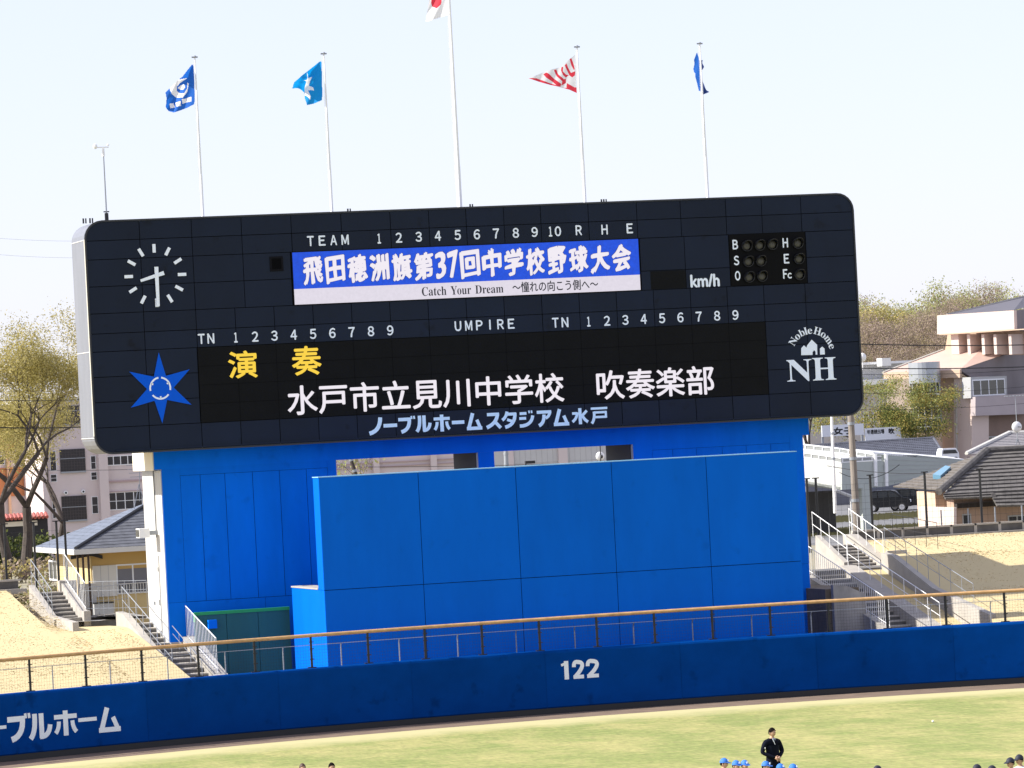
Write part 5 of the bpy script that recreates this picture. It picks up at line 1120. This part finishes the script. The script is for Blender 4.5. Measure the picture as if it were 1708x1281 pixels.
mb = MB(); mb.prism([PWa.at(1300, 798), PWa.at(1404, 817), PWb.at(1477, 811.5), PWb.at(1477, 811.5)+Vector((0, 9, 0)), PWa.at(1300, 798)+Vector((0, 9, 0))], (0, 0, .15)); build('deck_slab', mb, M_wk2, wk)
# asphalt yard and verge
sheet('car_park', [(60, 60, GZ+.01), (150, 60, GZ+.01), (190, 230, GZ+.01), (60, 230, GZ+.01)], mat('pale_asphalt', (.15, .15, .155), .95, 0, .2, .25)); 
mb = MB(); rnd = random.Random(9)
for k in range(5000):
    p = at(rnd.uniform(1340, 1540), 870, Y=rnd.choice((rnd.uniform(108, 120), rnd.uniform(136, 150)))); mb.add([(p.x-.09, p.y, GZ), (p.x+.09, p.y, GZ), (p.x+rnd.uniform(-.1, .1), p.y, GZ+rnd.uniform(.06, .22))], [(0, 1, 2)])
kind(tag(build('verge_grass', mb, mat('verge_blade', (.24, .22, .09), .9)), 'rough green verge beside the car park', 'grass'), 'stuff')
# cars
M_car = mat('car_black', (.008, .009, .012), .18, .2, spec=.7); M_tyre = mat('tyre', (.012, .012, .012), .9); M_rim = mat('alloy_rim', (.55, .55, .57), .3, .8); M_red = mat('tail_lamp_red', (.5, .02, .02), .3)
def car(name, label, px, py, flip, Y, L_=3.5, H_=1.62, yawd=0):
    p = at(px, py, Y=Y); t = thing(name, label, 'car', (p.x, Y, GZ+.01), 'cars parked behind the walkway'); s = -1 if flip else 1
    X = lambda x: p.x+s*x
    W_ = 1.5
    def side(pts, y0, y1, m, nm, par=t): mb = MB(); mb.prism([Vector((X(x), y0, GZ+z)) for x, z in pts], (0, y1-y0, 0)); return build(nm, mb, m, par)
    lo = [(-1.68, .32), (-1.74, .62), (-1.7, .92), (-1.55, 1.0), (-.55, 1.02), (1.1, 1.02), (1.6, .94), (1.72, .8), (1.74, .35)]
    side(lo, Y-W_/2, Y+W_/2, M_car, 'body')
    side([(-1.5, 1.0), (-1.25, 1.5), (-.9, H_-.02), (.3, H_-.04), (.62, 1.5), (1.1, 1.02)], Y-W_/2+.1, Y+W_/2-.1, M_car, 'cabin')
    side([(-1.33, 1.06), (-1.14, 1.42), (-.75, 1.5), (-.72, 1.06)], Y-W_/2+.07, Y-W_/2+.1, M_glass, 'side_window'); side([(-.66, 1.06), (-.66, 1.5), (.05, 1.5), (.05, 1.06)], Y-W_/2+.07, Y-W_/2+.1, M_glass, 'side_window'); side([(.12, 1.06), (.12, 1.5), (.4, 1.46), (.92, 1.06)], Y-W_/2+.07, Y-W_/2+.1, M_glass, 'side_window')
    for wx in (-1.1, 1.08):
        for sy in (-1, 1):
            yy = Y+sy*(W_/2-.06); mb = MB(); mb.tube((X(wx), yy-.09, GZ+.31), (X(wx), yy+.09, GZ+.31), .31, n=16); w_ = build('wheel', mb, M_tyre, t)
            mb = MB(); mb.tube((X(wx), yy+sy*.095, GZ+.31), (X(wx), yy+sy*.075, GZ+.31), .21, .21, 10)
            build('rim', mb, M_rim, w_)
    side([(-1.76, .7), (-1.74, .98), (-1.68, .98), (-1.68, .7)], Y-W_/2+.02, Y-W_/2+.22, M_red, 'tail_lamp'); side([(1.70, .66), (1.68, .86), (1.75, .84), (1.76, .66)], Y-W_/2+.02, Y-W_/2+.3, M_winfr, 'headlamp')
    side([(-1.77, .62), (-1.77, .8), (-1.74, .8), (-1.74, .62)], Y-.2, Y+.2, M_winfr, 'number_plate')
    t_ = Vector((p.x, Y, 0)); rot = radians(yawd)
    t.rotation_euler = (0, 0, rot); return t
car('parked_car', 'black hatchback with a red tail lamp parked left of the other car', 1482, 843, False, 158, yawd=-28)
car('parked_car', 'black car partly hidden behind the tan tiled house', 1518, 844, False, 159, yawd=-24)
vn = at(1581, 757, Y=170); k_ = .62; t = thing('parked_van', 'small white van parked under the hall beside the tan pier', 'van', (vn.x, 170, vn.z-.6)); mb = MB(); z = vn.z-.5
mb.prism([Vector((vn.x+x*k_, 169.5, z+zz*k_)) for x, zz in ((-1.2, .1), (-1.2, 1.0), (-1.0, 1.5), (.8, 1.5), (1.15, .9), (1.2, .1))], (0, 1.0, 0)); build('body', mb, M_pole, t)
mb = MB(); mb.prism([Vector((vn.x+x*k_, 169.46, z+zz*k_)) for x, zz in ((-1.0, .85), (-.9, 1.3), (.7, 1.3), (1.0, .85))], (0, .04, 0)); build('windows', mb, M_glass, t)
for x in (-.7, .7): mb = MB(); mb.tube((vn.x+x*k_, 169.45, z+.08), (vn.x+x*k_, 169.6, z+.08), .17, n=12); build('wheel', mb, M_tyre, t)
# tan tiled house on the right
Yt = 32.0
M_rt = mat('brown_roof_tile', (.10, .092, .086), .85, 0, .4, 3.5, bump=.2, bscale=8)
th = thing('tiled_house', 'tan house with a weathered brown tiled hip roof and a skylight', 'house', tuple(at(1640, 880, Y=Yt+3)[:2])+(GZ,))
hipb = at(1567, 818, Y=Yt); apex = at(1646, 754.5, Y=Yt+5); rR = at(1760, 748, Y=Yt+5)
eR = at(1760, 842, Y=Yt-.8)
e0 = at(1577, 833, Y=Yt-.8); e1 = at(1662, 830, Y=Yt-.8)
courses(th, at(1573, 826, Y=Yt-.5), at(1764, 816, Y=Yt-.5), apex, rR, 11, M_rt, .07)
courses(th, e0, e1, at(1573, 826, Y=Yt-.48), at(1656, 821, Y=Yt-.48), 2, M_rt, .07)
courses(th, at(1663, 845, Y=Yt-1.4), at(1764, 843, Y=Yt-1.4), at(1650, 822, Y=Yt-.46), at(1764, 816.5, Y=Yt-.46), 4, M_rt, .07)
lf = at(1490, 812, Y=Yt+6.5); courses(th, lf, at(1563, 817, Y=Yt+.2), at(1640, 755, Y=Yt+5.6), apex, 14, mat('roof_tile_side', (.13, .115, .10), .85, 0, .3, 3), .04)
mb = MB(); mb.tube(at(1566, 820, Y=Yt-.3), apex+Vector((0, 0, .1)), .17, n=8); build('hip_ridge', mb, M_rt, th); mb = MB(); mb.tube(apex+Vector((0, 0, .1)), rR+Vector((0, 0, .1)), .15, n=8); build('ridge', mb, M_rt, th)
sk = [at(1556, 797, Y=Yt+3.2), at(1569, 799, Y=Yt+3.0), at(1586, 784, Y=Yt+4.4), at(1577, 782, Y=Yt+4.6)]
mb = MB(); mb.prism([p+Vector((0, 0, .16)) for p in sk], (0, 0, -.2)); build('skylight', mb, mat('skylight_glass', (.16, .33, .45), .15), th)
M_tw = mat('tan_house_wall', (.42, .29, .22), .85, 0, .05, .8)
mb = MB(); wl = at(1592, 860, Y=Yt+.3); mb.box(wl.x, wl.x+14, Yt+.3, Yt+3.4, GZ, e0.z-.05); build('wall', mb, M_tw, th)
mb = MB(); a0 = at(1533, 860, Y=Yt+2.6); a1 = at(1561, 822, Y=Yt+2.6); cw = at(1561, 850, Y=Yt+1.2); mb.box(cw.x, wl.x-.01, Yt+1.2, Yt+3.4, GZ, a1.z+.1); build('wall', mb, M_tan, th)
mb = MB(); b0_ = at(1542, 844, Y=Yt-1.2); b1_ = at(1591, 846, Y=Yt-1.2); PW_ = Pl((b1_.x, b1_.y, 0), (-.85, -.53)); PW_.poly(mb, [(1533, 845), (1591, 846.5), (1591, 900), (1533, 900)], .2); build('yard_wall', mb, M_tanp, th)
pth = Pl((0, Yt+.3, 0), (0, -1)); window(pth, th, 1605, 857, 1620, 879, M_cop, M_dark, 1, 1); window(pth, th, 1681, 859, 1712, 880, M_cop, M_dark, 2, 1)
mb = MB(); a, b_, c_, d_ = pth.rect(1592, 835, 1760, 843); pth.box(mb, a, b_, c_, d_, 0, .3); build('eave_shadow_strip', mb, mat('eave_shade_dark', (.03, .022, .02), .8), th)  # dark strip standing in for the shadow under the eave
dp_ = at(1588, 850, Y=Yt+.1); mb = MB(); mb.tube(dp_, (dp_.x, dp_.y, GZ), .05, n=6); build('downpipe', mb, mat('rust_brown', (.15, .07, .04), .7), th)
# grey tiled roof just behind
g2 = thing('grey_roofed_house', 'house with a small-tiled grey roof and white verge behind the tan house', 'house', tuple(at(1680, 760, Y=60)[:2])+(GZ,))
ea, eb_, ra, rb = at(1612, 758, Y=58), at(1770, 752, Y=58), at(1684, 723, Y=64), at(1770, 721, Y=64)
courses(g2, ea, eb_, ra, rb, 12, mat('small_grey_tile', (.22, .21, .22), .8, 0, .25, 6), .03)
mb = MB(); mb.tube(ea+Vector((0, 0, .06)), ra+Vector((0, 0, .06)), .1, n=5); mb.tube(ra+Vector((0, 0, .06)), rb+Vector((0, 0, .06)), .1, n=5); build('verge_board', mb, M_fas, g2)
mb = MB(); mb.box(ea.x+5, ea.x+14, 61, 65, GZ, ea.z-.05); build('wall', mb, M_tan, g2)
# dish and aerials
d0 = at(1696, 712, Y=38); t = thing('satellite_dish', 'white dish on a tripod mast above the brown tiled roof', 'dish', (d0.x, 38, at(1697, 752, Y=38).z)); zb = at(1697, 752, Y=38).z
mb = MB(); mb.ball(d0, .25, .1, .25, 14, 8); build('reflector', mb, M_pole, t, smooth=True); mb = MB(); mb.tube(d0+Vector((.02, -.1, 0)), d0+Vector((.08, -.28, -.02)), .02, n=5); build('feed_arm', mb, M_dark, t)
mb = MB(); mb.tube((d0.x, 38, d0.z+.2), (d0.x, 38, at(1694, 662, Y=38).z), .018, n=5); mb.tube((d0.x, 38, d0.z-.7), (d0.x, 38, d0.z), .025, n=5)
for dx in (-.22, .22): mb.tube((d0.x+dx, 38, zb-.1), (d0.x, 38, d0.z-.5), .018, n=4)
build('mast', mb, M_grey, t); zt3 = at(1694, 660, Y=38).z; mb = MB(); mb.box(d0.x-.5, d0.x+.6, 37.99, 38.01, zt3-.02, zt3+.02)
for k in range(7): x = d0.x-.45+k*.16; mb.box(x-.008, x+.008, 37.8, 38.2, zt3-.01, zt3+.01)
build('yagi_aerial', mb, M_grey, t)
d0 = at(1001, 761, Y=70); t = thing('satellite_dish', 'white dish seen through the right opening of the blue building', 'dish', tuple(d0)); mb = MB(); mb.ball(d0, .24, .1, .24, 14, 8); build('reflector', mb, M_pole, t, smooth=True); mb = MB(); mb.ball(d0+Vector((.05, -.12, -.02)), .07, .05, .1, 8, 5); mb.tube(d0+Vector((0, -.1, 1.2)), (d0.x, d0.y, GZ), .03, n=5); build('mast', mb, M_dark, t)
# buildings seen through the openings
pq = Pl((0, 110, 0), (0, -1)); t = thing('school_building', 'pale grey and pink panelled school wall seen through both openings', 'building', tuple(at(780, 780, Y=110)[:2])+(GZ,))
M_pan = mat('pale_panel', (.50, .50, .50), .8, 0, .04, .6)
a, b_, c_, d_ = pq.rect(470, 690, 800, 900); mb = MB(); pq.box(mb, a, b_, GZ, c_+ (d_-c_), -10, 0); build('wall', mb, M_pink, t)
a2, b2q, c_, d_ = pq.rect(801, 690, 1200, 900); mb = MB(); pq.box(mb, b_, b2q, GZ, d_, -10, 0); build('wall', mb, M_pan, t)
for y in (771, 778):
    a, b_, c_, d_ = pq.rect(470, y, 800, y+1.2); mb = MB(); pq.box(mb, a, b_, c_, d_, 0, .12); build('band', mb, M_pinkd, t)
for x in (622, 718): a, b_, c_, d_ = pq.rect(x, 690, x+10, 900); mb = MB(); pq.box(mb, a, b_, GZ, d_, 0, .3); build('pilaster', mb, M_pink, t)
for x, w_ in ((846, 11), (932, 15), (1030, 14)): a, b_, c_, d_ = pq.rect(x, 690, x+w_, 900); mb = MB(); pq.box(mb, a, b_, GZ, d_, 0, .2); build('pilaster', mb, M_pink, t)
for k in range(22):
    x = 858+k*9.2; a, b_, c_, d_ = pq.rect(x, 740, x+.5, 800); mb = MB(); pq.box(mb, a, b_, c_, d_, 0, .01); build('panel_joint', mb, M_cop, t)
for y in (768, 779): a, b_, c_, d_ = pq.rect(858, y, 1060, y+.6); mb = MB(); pq.box(mb, a, b_, c_, d_, 0, .012); build('panel_joint', mb, M_cop, t)
q0 = at(884, 771, Y=90); mb = MB(); mb.box(q0.x-.28, q0.x+.28, 89.9, 90.1, q0.z-.08, q0.z+.08); mb.tube((q0.x-.25, 90, q0.z-.08), (q0.x-.25, 90, GZ), .04, n=5); tag(build('lamp_head', mb, M_dark, None, origin=(q0.x, 90, GZ)), 'flat dark lamp head on a post seen through the right opening', 'lamp')
# poles and wires
def upole(label, x0_, y0_, x1_, y1_, Y, r0_, r1_, m, zb=None):
    a = at(x1_, y1_, Y=Y); b_ = at(x0_, y0_, Y=Y); d = b_-a; a2 = a-d*.4; t = thing('utility_pole', label, 'pole', tuple(a2)); mb = MB(); mb.tube(a2, b_+d*.05, r0_*1.06, r1_, 12); build('shaft', mb, m, t)
    mb = MB()
    for k in (.25, .55, .8): q = a.lerp(b_, k); rr = (r0_+(r1_-r0_)*k)*1.08; mb.tube(q-d.normalized()*.06, q+d.normalized()*.06, rr+.01, n=12)
    build('steel_band', mb, M_grey, t); return t
upole('leaning concrete utility pole right of the blue building', 1417, 660, 1430, 893, 14.5, .15, .12, mat('pole_concrete', (.22, .19, .165), .85, 0, .15, 2))
upole('thin white pole in front of the walkway', 1386, 660, 1391, 800, 70, .09, .07, M_pole)
upole('steel lamp pole seen through the right opening', 843, 730, 845, 790, 80, .12, .12, M_grey)
upole('dark leaning pole seen through the left opening', 577, 740, 596, 800, 58, .09, .09, M_bark)
wr = []
def wire(label, pts, Y0, Y1, r=.02, sag=0):
    a = at(pts[0][0], pts[0][1], Y=Y0); b_ = at(pts[1][0], pts[1][1], Y=Y1); P = [a.lerp(b_, i/14)-Vector((0, 0, sag*4*(i/14)*(1-i/14))) for i in range(15)]; mb = MB(); mb.path(P, r, 4); o = build('overhead_wire', mb, M_dark, None, origin=a); tag(o, label, 'wire', 'overhead wires'); return o
wire('thick upper overhead wire crossing in front of the wood', ((1380, 572), (1760, 574)), 60, 60, .035, .1)
wire('second thick overhead wire crossing the hall gable', ((1380, 613), (1760, 610)), 60, 60, .035, .1)
wire('third thin overhead wire just under the second', ((1380, 623), (1760, 612)), 62, 62, .016, .2)
wire('faint wire crossing the round stair tower', ((1380, 655), (1760, 640)), 62, 62, .012, .2)
wire('faint wire crossing the top of the glazed floors', ((1380, 682), (1760, 668)), 62, 62, .012, .2)
wire('low wire running behind the concrete pole to the tan house', ((1380, 777), (1640, 782)), 60, 40, .02, .3)
wire('low thick wire between the pole and the link wall', ((1400, 788), (1500, 775)), 60, 60, .02, .5)
wire('heavy wire crossing the left trees', ((-60, 710), (160, 711)), 60, 60, .035, .1)
wire('thin wire crossing the yellow leaves of the left trees', ((-60, 665), (160, 665)), 60, 60, .02, .1)
wire('thin wire across the school building front', ((-60, 780), (250, 782)), 62, 62, .014, .1)
wire('wire seen inside both openings', ((540, 779), (1080, 768)), 70, 70, .018, .1)
wire('faint sky wire left of the scoreboard, upper', ((-60, 392), (140, 402)), 90, 90, .006, .1)
wire('faint sky wire left of the scoreboard, lower', ((-60, 419), (140, 430)), 90, 90, .006, .1)
# ------------------------------------------------------------------ people
M_skin = mat('skin', (.50, .30, .20), .6); M_hair = mat('black_hair', (.006, .0045, .004), .9, spec=.08); M_navy = mat('navy_blazer', (.003, .0045, .012), .85, 0, .25, 9, spec=.12); M_trs = mat('dark_trousers', (.003, .003, .006), .85, spec=.1); M_cap = mat('cap_blue', (.02, .14, .50), .7); M_capd = mat('cap_navy', (.012, .014, .028), .7); M_uni = mat('white_uniform', (.62, .63, .66), .8); M_shirt = mat('shirt_grey', (.35, .38, .42), .8)
def person(label, loc, H=1.72, face=0.0, clasp=False, top=None, trs=None, cap=None, hair=M_hair, turn=0.0, group=None, badge=False):
    k = H/1.72; t = thing('person', label, 'person', loc, group); L0 = Vector(loc)
    V = []; E_ = []; Rr = []
    def v(x, y, z, r, par=None):
        V.append((x*k, y*k, z*k)); Rr.append(r*k); i = len(V)-1
        if par is not None: E_.append((par, i))
        return i
    pel = v(0, 0, .93, .15); wa_ = v(0, .01, 1.06, .135, pel); ch = v(0, .01, 1.26, .155, wa_); sh0 = v(0, .02, 1.38, .12, ch); nk = v(0, .01, 1.47, .058, sh0); v(0, -.01, 1.55, .06, nk)
    for s_ in (-1, 1):
        hp = v(.09*s_, 0, .86, .1, pel); kn = v(.1*s_, -.02, .5, .068, hp); an_ = v(.11*s_, .02, .1, .045, kn); v(.12*s_, -.12, .045, .038, an_)
        sh = v((.205 if clasp else .185)*s_, .02, 1.385, .08, sh0)
        if clasp: el = v(.32*s_, .03, 1.12, .062, sh); wr_ = v(.07*s_, -.19, .985, .036, el)
        else: el = v(.25*s_, .03, 1.12, .05, sh); wr_ = v(.25*s_, -.06, .87, .033, el)
    me = bpy.data.meshes.new('body'); me.from_pydata(V, E_, []); o = bpy.data.objects.new('body', me); COL.objects.link(o)
    md = o.modifiers.new('skin', 'SKIN'); sb2 = o.modifiers.new('sub', 'SUBSURF'); sb2.levels = 2; sb2.render_levels = 2
    for i, r in enumerate(Rr): me.skin_vertices[0].data[i].radius = (r, r*.82 if i in (0, 1, 2, 3) else r)
    me.skin_vertices[0].data[0].use_root = True
    bpy.context.view_layer.update(); ev = o.evaluated_get(bpy.context.evaluated_depsgraph_get()); em = bpy.data.meshes.new_from_object(ev)
    mb = MB(); vs = [x.co.copy() for x in em.vertices]
    for p in em.polygons:
        c = p.center/k; mb.f.append(list(p.vertices)); mb.m.append(0 if c.z > 1.475 else (1 if c.z > .9 or (abs(c.x) > .19 and c.z > .8) else 2))
    mb.v = vs
    bpy.data.objects.remove(o); bpy.data.meshes.remove(em)
    # head with nose, brow and ears
    mb.cur = 0; n_, m_ = 16, 12; hc = Vector((0, -.02, 1.615))*k; vs = []
    for j in range(m_+1):
        a = pi*j/m_
        for i in range(n_):
            b_ = 2*pi*i/n_; d = Vector((sin(a)*cos(b_), sin(a)*sin(b_), cos(a))); r = Vector((.076, .095, .115))
            jaw = 1-.22*max(0, -d.z)**1.5; q_ = Vector((d.x*r.x*jaw, d.y*r.y*(jaw if d.y < 0 else 1), d.z*r.z))
            if d.y < -.75 and abs(d.x) < .35 and -.25 < d.z < .1: q_.y -= .018
            q_.rotate(Matrix.Rotation(turn, 3, 'Z')); vs.append(hc+q_*k)
    mb.add(vs, [(j*n_+i, (j+1)*n_+i, (j+1)*n_+(i+1) % n_, j*n_+(i+1) % n_) for j in range(m_) for i in range(n_)])
    Rt = Matrix.Rotation(turn, 3, 'Z')
    for s_ in (-1, 1): mb.ball(hc+Rt@Vector((.078*s_, .01, -.005))*k, .012*k, .022*k, .032*k, 6, 5)
    # hands: palm, four fingers, thumb
    for s_ in (-1, 1):
        if clasp:
            w_ = Vector((.07*s_, -.19, .985)); d = Vector((-.75*s_, -.3, -.35)).normalized()
        else: w_ = Vector((.25*s_, -.06, .87)); d = Vector((0, -.15, -1)).normalized()
        sd_ = Vector((0, -1, .1)).normalized() if not clasp else Vector((0, -.35, -.9)).normalized()
        mb.tube(w_*k, (w_+d*.085)*k, .034*k, .038*k, 8)
        for f in range(4):
            base = w_+d*.08+sd_*(.027*(f-1.5)); ln = (.07, .08, .075, .058)[f]; kn = base+d*ln*.5; bend = (d+Vector((-.5*s_ if not clasp else 0, -.3, -.3))).normalized(); mb.tube(base*k, kn*k, .0105*k, .0095*k, 5); mb.tube(kn*k, (kn+bend*ln*.5)*k, .0095*k, .008*k, 5)
        th_ = w_+d*.03+sd_*-.03; mb.tube(th_*k, (th_+(d*.6-sd_*.6).normalized()*.055)*k, .012*k, .009*k, 5)
    rot = Matrix.Rotation(face, 3, 'Z'); mb.v = [rot@x+L0 for x in mb.v]
    build('body', mb, [M_skin, top or M_navy, trs or M_trs], t, smooth=True)
    def fin(name, m2, m, sm=True): m2.v = [rot@(x*k)+L0 for x in m2.v]; return build(name, m2, m, t, smooth=sm)
    def hd(v3): return Vector((0, -.02, 1.615))+Rt@Vector(v3)
    h2 = MB(); n2 = 16; vs = []
    for j in range(8):
        a = pi*.60*j/7
        for i in range(n2):
            b_ = 2*pi*i/n2; d = Vector((sin(a)*cos(b_), sin(a)*sin(b_), cos(a))); front = max(0, -d.y)
            q_ = Vector((d.x*.088, d.y*.106, max(d.z*.131, -.09+.155*(1-d.y)/2))); q_ *= 1+.05*noise.noise(d*7); vs.append(Vector((0, -.02, 1.615))+Rt@(q_+Vector((0, .006, .003))))
    h2.add(vs, [(j*n2+i, (j+1)*n2+i, (j+1)*n2+(i+1) % n2, j*n2+(i+1) % n2) for j in range(7) for i in range(n2)]); fin('hair', h2, hair)
    for s_ in (-1, 1): e2 = MB(); e2.ball(hd((.03*s_, -.088, .005)), .012, .008, .006, 6, 4); fin('eye', e2, M_hair)
    e2 = MB(); e2.box(-.025, .025, 0, .006, 0, .007); e2.v = [hd((x.x, -.092+x.y, -.052+x.z)) for x in e2.v]; fin('mouth', e2, mat('lips', (.3, .1, .08), .6))
    if cap:
        c2 = MB(); vs = []
        for j in range(7):
            a = pi*.5*j/6
            for i in range(n2): b_ = 2*pi*i/n2; vs.append(hd((sin(a)*cos(b_)*.096, sin(a)*sin(b_)*.114+.004, cos(a)*.118+.03)))
        c2.add(vs, [(j*n2+i, (j+1)*n2+i, (j+1)*n2+(i+1) % n2, j*n2+(i+1) % n2) for j in range(6) for i in range(n2)]); cp_ = fin('cap', c2, cap)
        b2_ = MB(); br = [(-.08, -.075), (-.07, -.15), (-.03, -.18), (.03, -.18), (.07, -.15), (.08, -.075)]; b2_.prism([hd((x, y, .035+(y+.075)*.25)) for x, y in br], (0, 0, .008)); fin('brim', b2_, cap, False)
        if badge: b3 = MB(); b3.box(-.022, .022, -.118, -.112, .06, .11); b3.v = [hd(x) for x in b3.v]; fin('cap_badge', b3, M_letter, False)
    if clasp:
        c3 = MB(); c3.add([(-.045, -.075, 1.47), (.045, -.075, 1.47), (0, -.135, 1.30)], [(0, 1, 2)]); c3.prism([(-.05, -.08, 1.475), (.05, -.08, 1.475), (.0, -.15, 1.30)], (0, .03, 0)); fin('shirt_front', c3, M_shirt, False)
        c3 = MB(); c3.prism([(-.012, -.115, 1.45), (.012, -.115, 1.45), (.02, -.165, 1.3), (-.02, -.165, 1.3)], (0, .01, 0)); fin('tie', c3, M_trs, False)
        c3 = MB(); c3.ball((-.262, -.02, 1.24), .02, .035, .035, 8, 5); fin('arm_badge', c3, M_pole)
        c3 = MB(); vs = []
        for z, rx, ry in ((1.3, .2, .145), (1.12, .185, .14), (.98, .19, .145), (.84, .205, .15), (.72, .205, .15)):
            for i in range(16): b_ = 2*pi*i/16; vs.append(Vector((rx*cos(b_), ry*sin(b_)+.005, z)))
        c3.add(vs, [(j*16+i, (j+1)*16+i, (j+1)*16+(i+1) % 16, j*16+(i+1) % 16) for j in range(4) for i in range(16)]); fin('jacket', c3, top or M_navy)
    return t
def stand(px, py, H): p = at(px, py, Z=H); return (p.x, p.y, .005)
person('man in a dark blazer standing on the grass with hands clasped in front', stand(1287, 1215.5, 1.74), 1.74, face=.28, clasp=True, turn=.25)
caps = [((1206.8, 1268.7), 'player in a blue cap, leftmost of the blue caps'), ((1227, 1272.4), 'player in a blue cap, second of the blue caps from the left'), ((1241.8, 1271.9), 'player in a blue cap, third of the blue caps from the left'),
        ((1276.5, 1273.7), 'player in a blue cap directly in front of the man in the blazer'), ((1301, 1278), 'player in a blue cap just right of the blazer man'), ((1322, 1278.4), 'player in a blue cap, rightmost of the blue caps')]
for (xy, lab), f_ in zip(caps, (.5, .2, -.1, .4, .1, .3)): person(lab, stand(xy[0], xy[1]-1.5, 1.66), 1.66, face=f_, top=M_uni, trs=M_uni, cap=M_cap, badge=True, group='players in blue caps', turn=.3)
for xy, lab in (((1464, 1279.6), 'player in a navy cap standing alone right of the blue caps'), ((1630, 1277.6), 'player in a navy cap near the lower right corner, leftmost of four'), ((1655, 1279.5), 'player in a navy cap, second from left near the lower right corner'), ((1685.5, 1266.3), 'player in a navy cap left of the tallest one in the lower right corner'), ((1700.5, 1261.3), 'tallest player in a navy cap in the lower right corner')):
    person(lab, stand(xy[0], xy[1], 1.68), 1.68, face=-.9, top=M_uni, trs=M_uni, cap=M_capd, group='players in navy caps', turn=-.3)
person('bareheaded brown-haired person at the bottom edge, left of the black-haired one', stand(504, 1275, 1.65), 1.65, hair=mat('brown_hair', (.05, .02, .012), .6), top=M_uni, trs=M_trs)
person('bareheaded black-haired person at the bottom edge below the blue wall', stand(552.7, 1273.7, 1.66), 1.66, top=M_uni, trs=M_trs)
mb = MB(); p = at(1556, 1203, Z=.04); mb.ball(p, .038, .038, .038, 10, 8); tag(build('baseball', mb, M_pole, None, origin=(p.x, p.y, 0)), 'white ball lying on the outfield grass', 'ball')
